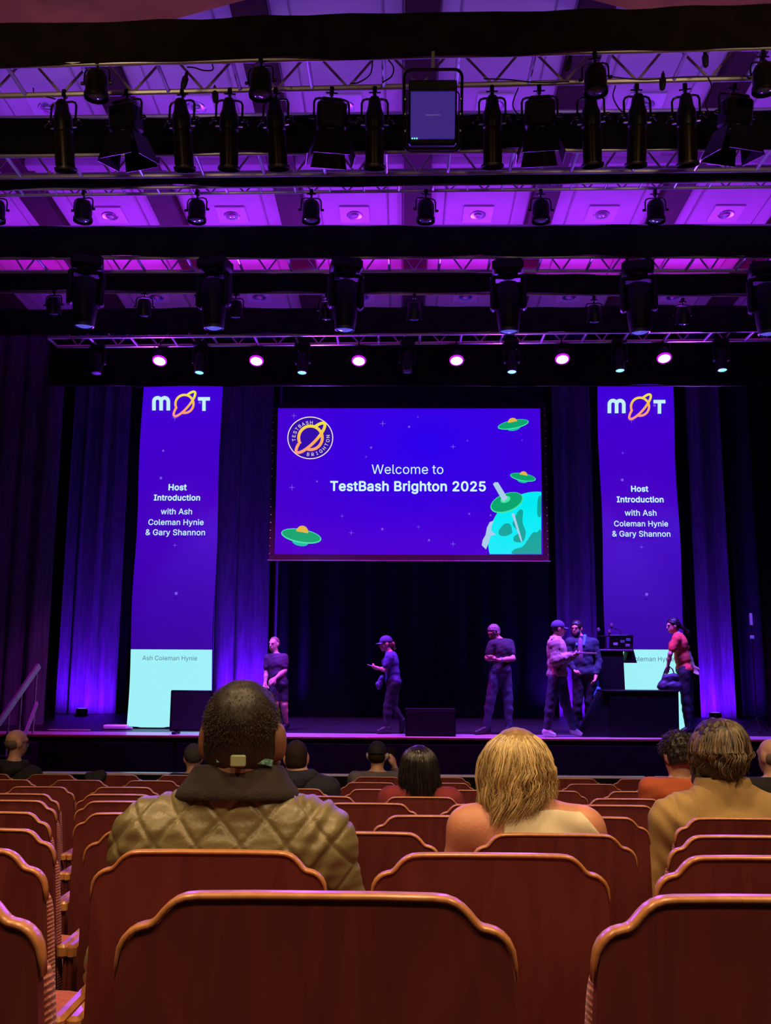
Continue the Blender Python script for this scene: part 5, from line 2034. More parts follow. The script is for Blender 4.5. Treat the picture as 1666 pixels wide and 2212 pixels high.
grow('beard', [el('b', q(e * 0.045, 0.045, -0.065), (0.034, 0.045, 0.045), Rh) for e in (-1, 1)] + [el('b', q(0, 0.065, -0.09), (0.045, 0.04, 0.04), Rh)],
     hairmat('beard_greying', (0.10, 0.06, 0.035), (0.26, 0.19, 0.13), 0.7), t, 0.007, 0.0, 0.03, disp=wrinkle(0.002, 180, 220, 2))
ly = nz + 0.085
LY = mat('lanyard_ribbon', (0.35, 0.42, 0.24), 0.6, var=0.15)
m = MB()
pts = [(J['neck'][0] + 0.104 * math.sin(a), 0.012 - 0.090 * math.cos(a), ly + 0.012 - 0.03 * (1 - math.cos(a))) for a in np.linspace(-0.35, 1.0, 14)]
rings = [[(p[0], p[1] - 0.004, p[2] - 0.007), (p[0], p[1] - 0.004, p[2] + 0.007), (p[0], p[1], p[2] + 0.007), (p[0], p[1], p[2] - 0.007)] for p in pts]
ln = m.loft(rings, True, True).build('lanyard', mat('lanyard_cyan_print', (0.25, 0.60, 0.50), 0.5, col2=(0.03, 0.05, 0.05), vscale=120), t)
MB().box((J['neck'][0] + 0.000, -0.104, ly - 0.004), (J['neck'][0] + 0.034, -0.090, ly + 0.022), 0.003).build('clasp', LY, ln)

# ---- the fair-haired woman in the white top
root, J = seated(1152, 3.11, ROW_FLOOR[2], 1586, 0.190, turn=-0.12, hs=1.02, headpx=1118, elb=(0.040, 0.035), sh_py=1776, nod=0.15)
t = person('woman with long blonde hair in a white sleeveless top, from behind', root)
P, carve, q, Rh = body_prims(J, 1.16, 1.02, True)
grow('body', P, SKIN2, t, 0.008, 0, 0.045, carve=carve)
feet_seated(P, t)
WHITE = mat('ivory_jersey', (0.74, 0.66, 0.46), 0.8, var=0.06, vscale=10, bump=0.1, bscale=200)


def L3(px, py, dy=0.0):
    """point of this person's own space at that photo position"""
    p_ = at(px, py, root.y + dy)
    return p_ - root


cuts = []
a = L3(1065, 1742, -0.13)
cuts.append(((a.x, 0, 0), (-1, 0, 0.04)))
b1, b2 = L3(1246, 1740, -0.10), L3(1326, 1836, -0.10)
dv = (b2 - b1)
cuts.append(((b1.x, 0, b1.z), (-dv.z, 0, dv.x)))
cuts.append(((0, -0.10, L3(1160, 1748, -0.1).z), (0.0, 0.25, 1)))


def tank_w(v, n):
    x, z = v[:, 0], v[:, 2]
    return 0.0028 * np.sin(70 * z + 20 * x + 2 * np.sin(14 * x)) * np.exp(-((x - 0.10) / 0.07) ** 2) + 0.001 * np.sin(40 * x)


grow('tank_top', P, WHITE, t, 0.006, 0.008, 0.045, cuts, tank_w, ('chest', 'belly', 'pelvis', 'trap', 'upperL', 'upperR'))
BLONDE = hairmat('hair_blonde', (0.20, 0.12, 0.045), (0.82, 0.63, 0.29), 0.34, 0.6, 45)


def long_hair(q, Rh, n, rad, length, sweep, seed, mtl, parent, r=0.0018, wave=0.006, phimax=2.25, flare=0.0, K=16, crown=(0, 0), sides=4, name='hair', clumps=40, ragged=0.25, inward=0.1, depth=0.05):
    g = np.random.default_rng(seed)
    rx, ry, rz = rad
    cph = g.uniform(-phimax, phimax, clumps)
    cl_ = g.integers(0, clumps, n)
    phi = np.clip(cph[cl_] + g.normal(size=n) * 0.13, -phimax, phimax)
    lay = g.uniform(0, 1, n) ** 0.7
    th0 = g.uniform(0.02, 0.55, n)
    ks = K // 2
    out = np.zeros((n, K, 3))
    clw = g.uniform(0, 6.28, clumps)[cl_]
    clr = (g.normal(size=clumps) * depth)[cl_]
    clL = (1 + ragged * g.normal(size=clumps))[cl_] * (1 + 0.08 * g.normal(size=n))
    for k in range(K):
        if k < ks:
            th = th0 + (1.62 - th0) * k / (ks - 1)
            ex = 1.0 + (lay - 1.0) * 0.16 + clr * (k / ks) ** 2
            x = rx * np.sin(th) * np.sin(phi) * ex + crown[0] * (1 - k / ks)
            y = -0.014 - ry * np.sin(th) * np.cos(phi) * ex + crown[1] * (1 - k / ks)
            z = 0.030 + rz * np.cos(th) * ex
        else:
            u = (k - ks + 1) / (K - ks)
            L = np.array([length(p) for p in phi]) * clL
            x0, y0, z0 = out[:, ks - 1, 0], out[:, ks - 1, 1], out[:, ks - 1, 2]
            x = x0 * (1 + flare * u - inward * u * u + clr * u) + sweep(phi, u)
            y = y0 * (1 + flare * 0.4 * u - 0.15 * u * u + clr * u)
            z = z0 - L * u
        wv = wave * (k / K) ** 1.2
        out[:, k, 0] = x + wv * np.sin(clw + k * 0.95)
        out[:, k, 1] = y + wv * np.cos(clw * 1.7 + k * 0.8)
        out[:, k, 2] = z
    o = np.array(q(0, 0, 0))
    return strands(name, mtl, parent, o + out @ Rh.T, r * g.uniform(0.6, 1.3, n), sides)


Rup = frame((-0.12, 1, 0.0))
long_hair(q, Rup, 5200, (0.112, 0.118, 0.104), lambda p: 0.145 - 0.038 * p, lambda p, u: (-0.034 * np.exp(-(p - 0.3) ** 2 / 1.1) + 0.030 * (p < -0.8)) * u ** 1.6, 11, BLONDE, t, 0.0012, 0.015, clumps=130, ragged=0.22, inward=0.05, flare=0.08, depth=0.085)
hair_shell(q, Rup, hairmat('hair_blonde_root', (0.26, 0.15, 0.05), (0.60, 0.40, 0.15), 0.5), t, 1.02, 0.018, 4, -0.09, 0.4, 0.002, 'under_hair')

# ---- the man with thick brown hair in the tan shirt
root, J = seated(1583, 3.93, ROW_FLOOR[3], 1564, 0.225, turn=-0.25, hs=1.10, headpx=1556, elb=(0.02, 0.0), sh_py=1764, neck_py=1708)
t = person('man with thick wavy brown hair and beard in a tan shirt, at the right', root)
P, carve, q, Rh = body_prims(J, 1.20, 1.10)
grow('body', P, SKIN, t, 0.010, 0, 0.03, carve=carve)
feet_seated(P, t)
TAN = mat('tan_canvas', (0.36, 0.235, 0.085), 0.85, var=0.12, vscale=9, bump=0.15, bscale=160)


def tanw(v, n):
    x, z = v[:, 0], v[:, 2]
    seam = 0
    for c in (-0.175, 0.175):
        seam = seam - 0.006 * np.exp(-((x - c) / 0.007) ** 2)
    for c in (-0.255, 0.255):
        seam = seam - 0.006 * np.exp(-((x - c - 0.10 * (z - 0.9)) / 0.007) ** 2)
    return seam + 0.006 * np.sin(60 * z + 40 * x + 2 * np.sin(20 * x)) * np.exp(-((np.abs(x) - 0.25) / 0.07) ** 2) + 0.0015 * np.sin(33 * x + 21 * z)


nz = J['neck'][2]
grow('shirt', P, TAN, t, 0.007, 0.018, 0.05, [((0, 0, nz + 0.03), (0, 0, 1))], tanw, TOP + ('pelvis',))
cl = Matrix.Translation((J['neck'][0], 0.01, nz - 0.048)) @ RX(-0.06) @ Matrix.Diagonal((1, 0.9, 1, 1))
MB().lathe([(0.122, 0.010), (0.122, 0.040), (0.114, 0.080), (0.106, 0.098), (0.100, 0.100), (0.095, 0.09), (0.105, 0.01)], 26, cl, caps=False).build('collar', TAN, t, True)
BRN = hairmat('hair_brown', (0.016, 0.010, 0.006), (0.20, 0.135, 0.072), 0.36, 0.6, 38)
BRND = hairmat('hair_brown_root', (0.020, 0.012, 0.008), (0.05, 0.03, 0.018), 0.5)
hair_shell(q, Rh, BRND, t, 1.10, 0.022, 6, -0.10, 0.45, 0.004, 'under_hair')
long_hair(q, Rh, 2200, (0.116, 0.128, 0.122), lambda p: 0.066 + 0.015 * math.cos(p * 3), lambda p, u: 0.0 * u, 15, BRN, t, 0.0024, 0.016, clumps=90, ragged=0.32, phimax=2.2, K=14, crown=(0.02, -0.01), inward=0.25)
grow('beard', [el('b', q(e * 0.048, 0.040, -0.075), (0.036, 0.05, 0.055), Rh) for e in (-1, 1)] + [el('b', q(0, 0.065, -0.105), (0.055, 0.045, 0.05), Rh)],
     hairmat('beard_dark', (0.05, 0.035, 0.03), (0.13, 0.10, 0.09), 0.7), t, 0.008, 0.0, 0.03, disp=wrinkle(0.003, 160, 200, 2))


# ---- the smaller figures further forward
def onlooker(label, px, row, top_py, shw, hs, mtl, hair, turn=0.0, headpx=None, sh_py=None, g=1.0, skin=SKIN, hood=False, female=False, extra=None, nod=0.0, Yo=0.24, neck_py=None):
    root, J = seated(px, ROW_D[row] + Yo, ROW_FLOOR[row], top_py, shw, turn=turn, hs=hs, headpx=headpx, sh_py=sh_py, nod=nod, neck_py=neck_py)
    if extra:
        extra(J, root)
    t = person(label, root)
    P, carve, q, Rh = body_prims(J, g, hs, female)
    grow('body', P, skin, t, 0.010, 0, 0.03, carve=carve)
    feet_seated(P, t)
    nz = J['neck'][2]
    grow('top', P, mtl, t, 0.010, 0.016, 0.045, [((0, 0, nz + 0.03), (0, 0, 1))], wrinkle(0.004, 26, 40, int(px)), TOP + ('pelvis',))
    if hood:
        grow('hood', [rc('h', (J['neck'][0] - 0.10, -0.02, nz - 0.02), (J['neck'][0], -0.11, nz - 0.045), 0.045, 0.055), rc('h', (J['neck'][0] + 0.10, -0.02, nz - 0.02), (J['neck'][0], -0.11, nz - 0.045), 0.045, 0.055),
                      rc('h', (J['neck'][0] - 0.09, 0.04, nz + 0.0), (J['neck'][0] - 0.10, -0.03, nz - 0.01), 0.035, 0.04), rc('h', (J['neck'][0] + 0.09, 0.04, nz), (J['neck'][0] + 0.10, -0.03, nz - 0.01), 0.035, 0.04)],
             mtl, t, 0.009, 0, 0.04, disp=wrinkle(0.004, 50, 60, 9))
    if hair:
        hair(q, Rh, t, hs)
    return t, J, q, Rh, root


HOODY = mat('black_hoodie', (0.012, 0.012, 0.014), 0.9, var=0.3, vscale=12)
HAIRSH = hairmat('hair_cropped', (0.018, 0.011, 0.008), (0.040, 0.026, 0.018), 0.8, 0.2)


def cropped(q, Rh, t, hs):
    hair_shell(q, Rh, HAIRSH, t, hs, 0.004, 8, -0.06, 0.9, 0.001)


def fringe_gray(q, Rh, t, hs):
    P_ = [el('hair', q(0, -0.020, -0.005), np.array([0.077, 0.090, 0.062]) * hs + 0.003, Rh)]
    grow('hair', P_, hairmat('hair_grey_stubble', (0.13, 0.09, 0.07), (0.24, 0.17, 0.13), 0.7), t, 0.008, 0, 0.02, [(q(0, 0.0, 0), Rh[:, 1]), (q(0, 0, -0.065), -Rh[:, 2]), (q(0, 0, 0.035), Rh[:, 2])])


t, J, q, Rh, root = onlooker('bald man in glasses and black hoodie at the far left', 22, 8, 1576, 0.19, 1.0, HOODY, fringe_gray, turn=0.75, headpx=28, hood=True, skin=SKIN, neck_py=1650, sh_py=1672, g=1.1)
glasses(q, t)
eyes(q, Rh, t)


def beanie(q, Rh, t, hs):
    GR = mat('charcoal_knit', (0.045, 0.045, 0.050), 0.95, var=0.3, vscale=60, bump=0.4, bscale=160)
    grow('beanie', [el('hair', q(0, -0.014, 0.036), np.array([0.074, 0.094, 0.088]) * hs + 0.014, Rh)], GR, t, 0.008, 0, 0.02, [(q(0, 0, 0.0), -Rh[:, 2] + 0.35 * Rh[:, 1])])


onlooker('person in a charcoal knitted cap half hidden behind the quilted jacket', 420, 8, 1610, 0.17, 0.98, HOODY, beanie, turn=-0.3, headpx=414)
onlooker('man with cropped hair in a navy hooded top right of the quilted jacket', 650, 6, 1600, 0.205, 1.02, mat('navy_hoodie', (0.010, 0.012, 0.022), 0.9, var=0.3, vscale=12), cropped, turn=-0.1, headpx=638, hood=True, g=1.22, sh_py=1700, neck_py=1672)


def cap_set(q, Rh, t, hs):
    CP = mat('black_cap_cloth', (0.010, 0.010, 0.011), 0.8, var=0.2)
    cp = grow('cap', [el('hair', q(0, -0.014, 0.036), np.array([0.074, 0.094, 0.088]) * hs + 0.012, Rh)], CP, t, 0.008, 0, 0.02, [(q(0, 0, 0.018), -Rh[:, 2])])
    MB().prism([(-0.07, 0), (0.07, 0), (0.06, 0.008), (-0.06, 0.008)], 0, 0.09).build('visor', CP, t).matrix_local = Matrix.Translation(Vector(q(0, 0.07, 0.025)))
    grow('hair', [el('hair', q(0, -0.018, -0.005), np.array([0.076, 0.090, 0.062]) * hs + 0.004, Rh)], HAIRSH, t, 0.009, 0, 0.02, [(q(0, 0.0, 0), Rh[:, 1]), (q(0, 0, -0.06), -Rh[:, 2])])
    HP = mat('headphone_plastic', (0.35, 0.33, 0.32), 0.35)
    for e in (-1, 1):
        MB().lathe([(0.026, 0), (0.030, 0.008), (0.028, 0.018), (0.012, 0.022)], 12, Matrix.Translation(Vector(q(e * 0.082, -0.005, 0.0))) @ RY(e * PI / 2)).build('headphone', HP, t)


def raise_hand(J, root):
    J['elR'] = (0.30, 0.16, J['shR'][2] - 0.12)
    J['wrR'] = (0.165, 0.26, J['shR'][2] + 0.08)
    J['hdR'] = (-0.15, 0.2, 0.9)
    J['hnR'] = (-1, 0.2, 0)
    J['thR'] = 1
    J['curlR'] = 0.9


t, J, q, Rh, root = onlooker('person in black cap and headphones, grey shirt, holding up a phone', 812, 8, 1604, 0.185, 1.0, mat('grey_shirt', (0.11, 0.10, 0.105), 0.9, var=0.35, vscale=10), cap_set, turn=0.15, headpx=815, extra=raise_hand)
ph = MB().box((-0.037, -0.004, -0.075), (0.037, 0.004, 0.075), 0.003).build('phone', BLACKMETAL)
ph.location = root + Vector((0.13, 0.30, J['wrR'][2] + 0.10))
ph.rotation_euler = (0, 0.1, 0.2)
tag(ph, 'phone held up by the person in black cap and headphones', 'phone')
BLKH = hairmat('hair_black', (0.006, 0.005, 0.005), (0.022, 0.018, 0.018), 0.30, 0.7, 40)


def bob(q, Rh, t, hs):
    hair_shell(q, Rh, BLKH, t, hs, 0.018, 7, -0.10, 0.4, 0.002, 'under_hair')
    long_hair(q, Rh, 1300, (0.110, 0.116, 0.104), lambda p: 0.175 + 0.01 * math.cos(p), lambda p, u: 0.004 * u, 21, BLKH, t, 0.0022, 0.006, clumps=60, ragged=0.06, phimax=2.3, flare=0.18, inward=0.12)


onlooker('woman with straight black shoulder length hair in a maroon top', 912, 5, 1616, 0.185, 1.0, mat('maroon_knit', (0.20, 0.020, 0.030), 0.9, var=0.25, vscale=20), bob, headpx=905, sh_py=1722, female=True)


def thick_dark(q, Rh, t, hs):
    BK = hairmat('hair_black_wavy', (0.012, 0.009, 0.009), (0.055, 0.042, 0.036), 0.45)
    hair_shell(q, Rh, BK, t, hs, 0.020, 9, -0.055, 0.4, 0.004)
    tufts(q, Rh, 1400, np.array([0.074, 0.094, 0.088]) * hs, 0.028, 6, BK, t, 0.0018, off=0.016)


onlooker('person with thick dark hair in a rust orange shirt, at the right', 1482, 5, 1586, 0.185, 1.06, mat('rust_cotton', (0.42, 0.085, 0.030), 0.85, var=0.12, vscale=10), thick_dark, turn=-0.3, headpx=1470, sh_py=1702, nod=0.25)
onlooker('bald person in a dark jacket cut off by the right edge', 1678, 6, 1596, 0.19, 1.02, HOODY, fringe_gray, turn=-0.4, headpx=1672, skin=SKIN)
# dark jacket slung over a front row chair
p = at(205, 1684, ROW_D[8])
t = thing('folded_jacket', 'dark jacket slung over a front row chair at the left', 'jacket', (p.x, ROW_D[8], ROW_TOP[8] - 0.01))
grow('cloth', [rc('j', (-0.06, 0.0, 0.0), (0.06, 0.01, 0.01), 0.035, 0.045), rc('j', (-0.05, 0.05, -0.10), (0.05, 0.05, -0.12), 0.05, 0.05), rc('j', (-0.04, -0.035, -0.04), (0.04, -0.035, -0.05), 0.03, 0.03)], HOODY, t, 0.008, 0, 0.04, disp=wrinkle(0.005, 60, 60, 4))


# ================================================================== people on the stage
class Fig:
    """a standing figure whose joints are read off the photo on upright planes near depth Y0"""

    def __init__(s, label, px, Y0):
        s.root = Vector((at(px, 1585, Y0).x, Y0, SZ))
        s.Y0 = Y0
        s.t = person(label, s.root)

    def j(s, px, py, dy=0.0):
        p = at(px, py, s.Y0 + dy) - s.root
        return (p.x, p.y, p.z)

    def joints(s, d, bd, fd):
        J = {}
        for k, v in d.items():
            p = list(s.j(*v))
            if k[:2] == 'to':
                p[2] = max(p[2], 0.035) if k in s.free else 0.036
            if k[:2] == 'an':
                p[2] = p[2] if k in s.free else 0.095
            J[k] = tuple(p)
        J['bd'], J['fd'] = bd, fd
        return J
    free = ()


def sleeve(J, s, fr=0.62):
    a, b = V3(J['sh' + s]), V3(J['el' + s])
    return rc('sleeve', a, a + (b - a) * fr, 0.056, 0.050)


SHIRT = ('chest', 'belly', 'trap', 'sleeve')


def dress(f, P, J, shirt, pants, skin, shoe=SHOE, g=1.0, short_sleeves=True, shorts=False, hem=None, carve=(), soff=0.014, long_top=False):
    t = f.t
    grow('body', P, skin, t, 0.008, 0, 0.022, carve=carve)
    Q = P + [sleeve(J, 'L'), sleeve(J, 'R')] if short_sleeves else P
    keep = SHIRT + ('pelvis',) if short_sleeves else TOP + ('pelvis',)
    cuts = [((0, 0, J['neck'][2] + 0.028), (0, 0, 1))]
    cuts.append(((0, 0, hem if hem is not None else J['pel'][2] - 0.02), (0, 0, -1)))
    grow('shirt', Q, shirt, t, 0.008, soff, 0.03, cuts, wrinkle(0.003, 35, 45, int(J['pel'][2] * 1000)), keep)
    if shorts:
        S2 = [p for p in P if p[1] in ('pelvis', 'thighL', 'thighR')]
        grow('shorts', S2, pants, t, 0.008, 0.016, 0.012, [((0, 0, J['pel'][2] + 0.07), (0, 0, 1)), ((0, 0, min(J['knL'][2], J['knR'][2]) + 0.06), (0, 0, -1))], wrinkle(0.004, 30, 30, 3))
    else:
        grow('trousers', P, pants, t, 0.009, 0.013, 0.03, [((0, 0, J['pel'][2] + 0.06), (0, 0, 1))], wrinkle(0.004, 34, 30, 8), LEGS)
    shoes(P, t, shoe)


def cap(q, Rh, t, mtl, s=1.0, visor=True):
    c = grow('cap', [el('hair', q(0, -0.014, 0.038), np.array([0.074, 0.094, 0.085]) * s + 0.014, Rh)], mtl, t, 0.007, 0, 0.02, [(q(0, 0, 0.030), -Rh[:, 2] + 0.12 * Rh[:, 1])])
    if visor:
        M4 = Matrix.Translation(Vector(q(0, 0.075, 0.034))) @ Matrix([list(r) for r in Rh]).to_4x4()
        pts = []
        rings = []
        for i in range(9):
            u = -1 + i / 4
            x = 0.078 * u
            y = 0.085 * (1 - u * u * 0.75)
            zc = -0.016 * u * u
            rings.append([(x, -0.01, zc), (x, y, zc - 0.006), (x, y, zc - 0.002), (x, -0.01, zc + 0.008)])
        MB().loft(rings, True, True, M4).build('visor', mtl, t)


# man in shorts walking at the left
f = Fig('man in dark t-shirt and shorts on the stage, leftmost standing figure', 600, 15.0)
J = f.joints(dict(head=(592, 1392), neck=(595, 1415), chest=(598, 1433), pel=(602, 1476), shR=(580, 1422, 0.05), shL=(614, 1421, -0.02), elL=(615, 1449, -0.06), wrL=(594, 1466, -0.20), elR=(576, 1451, 0.04), wrR=(573, 1477, -0.05),
                  hipL=(608, 1481), hipR=(596, 1481), knL=(614, 1522, -0.04), anL=(618, 1565, 0.08), toL=(610, 1580, -0.06), knR=(594, 1522, -0.10), anR=(588, 1567, -0.10), toR=(577, 1580, -0.22)), (-0.5, -0.86, 0), (-0.45, -0.89, -0.05))
J['hnL'] = (0.3, 0.9, 0.2)
P, carve, q, Rh = body_prims(J, 0.98, 0.98)
dress(f, P, J, mat('plum_tshirt', (0.055, 0.020, 0.055), 0.85, var=0.2), BLKCL, SKIN, shorts=True, carve=carve)
grow('hair', [el('hair', q(0, -0.014, 0.032), np.array([0.074, 0.094, 0.088]) + 0.005, Rh)], hairmat('hair_thin_fair', (0.20, 0.11, 0.07), (0.32, 0.2, 0.13), 0.6), f.t, 0.008, 0, 0.02, [(q(0, 0.02, 0.06), Rh[:, 1] - 0.6 * Rh[:, 2]), (q(0, 0, -0.03), -Rh[:, 2])])
eyes(q, Rh, f.t)
wb = V3(J['wrL'])
MB().tube([tuple(wb + np.array([0.032 * math.cos(a), 0.010 * math.sin(a) * 2, 0.032 * math.sin(a)])) for a in np.linspace(0, 5.6, 10)], 0.008, 6, closed=True).build('wristband', BLKCL, f.t)

# woman in cap walking left, looking at a phone
f = Fig('woman in cap and ponytail walking left across the stage, looking at a phone', 845, 14.5)
f.free = ('anR', 'toR')
J = f.joints(dict(head=(833, 1391), neck=(842, 1411), chest=(845, 1430), pel=(850, 1472), shL=(841, 1420, -0.15), shR=(848, 1420, 0.15), elL=(833, 1447, -0.17), wrL=(817, 1443, -0.08), elR=(836, 1448, 0.12), wrR=(818, 1444, 0.03),
                  hipL=(849, 1478, -0.08), hipR=(852, 1478, 0.08), knL=(838, 1525, -0.08), anL=(836, 1570, -0.08), toL=(817, 1583, -0.09), knR=(849, 1528, 0.08), anR=(869, 1556, 0.09), toR=(868, 1581, 0.09)), (-0.97, -0.25, 0), (-0.97, -0.22, -0.18))
J['hnL'], J['hnR'] = (0, 0.5, 0.8), (0, -0.5, 0.8)
P, carve, q, Rh = body_prims(J, 0.93, 0.96, True)
dress(f, P, J, mat('blue_tshirt', (0.06, 0.05, 0.22), 0.85, var=0.2), BLKCL, SKIN, carve=carve)
CAPB = mat('navy_cap', (0.06, 0.05, 0.16), 0.8, var=0.15)
cap(q, Rh, f.t, CAPB, 0.96)
RED = hairmat('hair_reddish', (0.20, 0.05, 0.04), (0.45, 0.16, 0.12), 0.5)
grow('hair', [el('hair', q(0, -0.03, -0.005), (0.074, 0.072, 0.066), Rh), rc('hair', q(0, -0.085, 0.02), q(0, -0.12, -0.02), 0.022, 0.03), rc('hair', q(0, -0.12, -0.02), q(0, -0.135, -0.12), 0.03, 0.012)], RED, f.t, 0.008, 0, 0.025, [(q(0, 0.0, 0), Rh[:, 1])], wrinkle(0.003, 120, 90, 3))
eyes(q, Rh, f.t)
hp = f.root + Vector(J['wrL']) + Vector((-0.10, 0.05, 0.03))
o = MB().box((-0.07, -0.035, -0.004), (0.07, 0.035, 0.004), 0.003).build('phone', mat('phone_pale', (0.6, 0.55, 0.65), 0.3))
o.location = hp
o.rotation_euler = (0, 0.35, 0.1)
tag(o, 'pale phone in the hands of the woman in the cap', 'phone')
pk = grow('tied_jacket', [rc('j', f.j(826, 1462, -0.12), f.j(819, 1478, -0.10), 0.035, 0.045), rc('j', f.j(819, 1478, -0.10), f.j(818, 1486, -0.08), 0.045, 0.030)], mat('blue_jacket_cloth', (0.08, 0.08, 0.22), 0.85, var=0.2), f.t, 0.009, 0, 0.03, disp=wrinkle(0.005, 60, 60, 2))

# man reading a tablet
f = Fig('man in glasses and black t-shirt on the stage, looking down at a device', 1078, 14.5)
J = f.joints(dict(head=(1067, 1367), neck=(1078, 1383), chest=(1082, 1404), pel=(1081, 1446), shR=(1063, 1393, -0.05), shL=(1102, 1391, 0.06), elR=(1053, 1421, -0.06), wrR=(1062, 1425, -0.22), elL=(1108, 1423, -0.05), wrL=(1078, 1426, -0.22),
                  hipR=(1072, 1455), hipL=(1091, 1455), knR=(1060, 1512, -0.05), anR=(1050, 1566, 0.0), toR=(1028, 1582, -0.14), knL=(1098, 1512, 0.0), anL=(1099, 1568, 0.02), toL=(1090, 1584, -0.18)), (-0.6, -0.8, 0), (-0.72, -0.60, -0.42))
J['hdR'], J['hdL'] = (-0.3, -0.7, 0.15), (-0.7, -0.4, 0.15)
J['hnR'], J['hnL'] = (0.4, 0, 0.8), (-0.2, -0.2, 0.9)
P, carve, q, Rh = body_prims(J, 1.03, 1.0)
dress(f, P, J, mat('black_tshirt', (0.022, 0.020, 0.030), 0.85, var=0.2), DENIM, SKIN, carve=carve)
GREY = hairmat('hair_grey', (0.16, 0.12, 0.12), (0.38, 0.30, 0.30), 0.5)
hair_shell(q, Rh, GREY, f.t, 1.0, 0.014, 13, -0.04, 0.35, 0.004)
eyes(q, Rh, f.t)
glasses(q, f.t)
o = MB().box((-0.075, -0.05, -0.005), (0.075, 0.05, 0.005), 0.003).build('handheld_device', BLACKMETAL)
o.location = f.root + Vector(J['wrR']) + Vector((-0.02, -0.09, 0.03))
o.rotation_euler = (0.4, 0.2, 0.5)
tag(o, 'small black device in the hands of the man in glasses', 'tablet')
band = V3(J['wrL']) * 0.85 + V3(J['elL']) * 0.15
ax_ = V3(J['wrL']) - V3(J['elL'])
Rb = frame(ax_)
MB().tube([tuple(band + Rb @ np.array([0.034 * math.cos(a), 0, 0.034 * math.sin(a)])) for a in np.linspace(0, 5.7, 10)], 0.008, 6, closed=True).build('wristband', mat('cyan_band', (0.15, 0.6, 0.7), 0.5), f.t)

# man in denim jacket, further back
f = Fig('bearded man in glasses and denim jacket standing left of the lectern', 1258, 14.75)
J = f.joints(dict(head=(1246, 1358), neck=(1253, 1378), chest=(1257, 1402), pel=(1261, 1452), shR=(1231, 1388, -0.02), shL=(1283, 1389, 0.02), elR=(1226, 1424, -0.04), wrR=(1240, 1445, -0.14), elL=(1294, 1430, 0.0), wrL=(1287, 1463, -0.12),
                  hipR=(1251, 1460), hipL=(1271, 1460), knR=(1248, 1516, -0.03), anR=(1244, 1566, 0), toR=(1236, 1580, -0.18), knL=(1274, 1516, 0), anL=(1274, 1566, 0.04), toL=(1272, 1580, -0.15)), (-0.35, -0.94, 0), (-0.55, -0.83, -0.08))
P, carve, q, Rh = body_prims(J, 1.08, 1.02)
dress(f, P, J, mat('dark_denim_jacket', (0.014, 0.026, 0.040), 0.85, var=0.25, vscale=15), BLKCL, SKIN2, short_sleeves=False, carve=carve)
cx_ = V3(J['chest'])
Rb = frame(J['bd'])
grow('undershirt', [el('u', cx_ + Rb @ np.array([0, 0.10, -0.02]), (0.05, 0.045, 0.20), Rb)], mat('plum_undershirt', (0.25, 0.12, 0.20), 0.85), f.t, 0.008, 0, 0.02)
grow('jacket_collar', [rc('c', cx_ + Rb @ np.array([e * 0.06, 0.03, 0.20]), cx_ + Rb @ np.array([e * 0.055, 0.125, 0.06]), 0.03, 0.02) for e in (-1, 1)], mat('teal_denim', (0.06, 0.22, 0.30), 0.85), f.t, 0.008, 0, 0.01)
hair_shell(q, Rh, HAIRDK, f.t, 1.02, 0.012, 14, -0.04, 0.35, 0.003)
grow('beard', [el('b', q(e * 0.040, 0.045, -0.062), (0.030, 0.042, 0.042), Rh) for e in (-1, 1)] + [el('b', q(0, 0.068, -0.088), (0.040, 0.034, 0.034), Rh)], HAIRDK, f.t, 0.007, 0, 0.025, carve=[el('m', q(0, 0.10, -0.052), (0.022, 0.02, 0.008), Rh)])
eyes(q, Rh, f.t)
glasses(q, f.t)
b_ = f.root + Vector(J['wrL'])
t = thing('cloth_bag', 'small blue drawstring bag hanging from the hand of the man in denim', 'bag', (b_.x + 0.01, b_.y - 0.02, b_.z - 0.30))
grow('pouch', [rc('p', (0, 0, 0.02), (0.02, 0, 0.12), 0.055, 0.04)], mat('blue_nylon', (0.03, 0.14, 0.26), 0.5, var=0.2), t, 0.008, 0, 0.02, disp=wrinkle(0.006, 70, 50, 4))
MB().tube([(0.02, 0, 0.14), (-0.015, 0, 0.24)], 0.006, 5).build('cord', mat('blue_nylon', (0.03, 0.14, 0.26), 0.5), t)
MB().tube([(0.03, 0.01, 0.14), (0.02, 0, 0.25)], 0.006, 5).build('cord', mat('blue_nylon', (0.03, 0.14, 0.26), 0.5), t)

# person in cap and patterned jacket
f = Fig('person in cap and patterned fleece jacket holding a tray, beside the lectern', 1206, 14.1)
J = f.joints(dict(head=(1207, 1359), neck=(1201, 1378), chest=(1203, 1406), pel=(1204, 1458), shR=(1196, 1391, -0.15), shL=(1208, 1391, 0.16), elR=(1199, 1427, -0.20), wrR=(1231, 1417, -0.16), elL=(1214, 1426, 0.16), wrL=(1238, 1418, 0.05),
                  hipR=(1200, 1466, -0.08), hipL=(1210, 1466, 0.08), knR=(1190, 1520, -0.09), anR=(1181, 1572, -0.10), toR=(1197, 1588, -0.12), knL=(1222, 1520, 0.06), anL=(1240, 1572, 0.06), toL=(1255, 1588, 0.02)), (0.95, 0.20, 0), (0.97, 0.10, -0.10))
J['hnR'], J['hnL'] = (0, 0.2, 1), (0, -0.2, 1)
P, carve, q, Rh = body_prims(J, 1.06, 1.0)
FLC = bpy.data.materials.new('patterned_fleece')
FLC.use_nodes = True
nt = FLC.node_tree
tc = nt.nodes.new('ShaderNodeTexCoord')
vo = nt.nodes.new('ShaderNodeTexVoronoi')
vo.inputs['Scale'].default_value = 13
nt.links.new(tc.outputs['Object'], vo.inputs['Vector'])
rp = nt.nodes.new('ShaderNodeValToRGB')
rp.color_ramp.elements[0].color = (0.07, 0.05, 0.045, 1)
rp.color_ramp.elements[0].position = 0.22
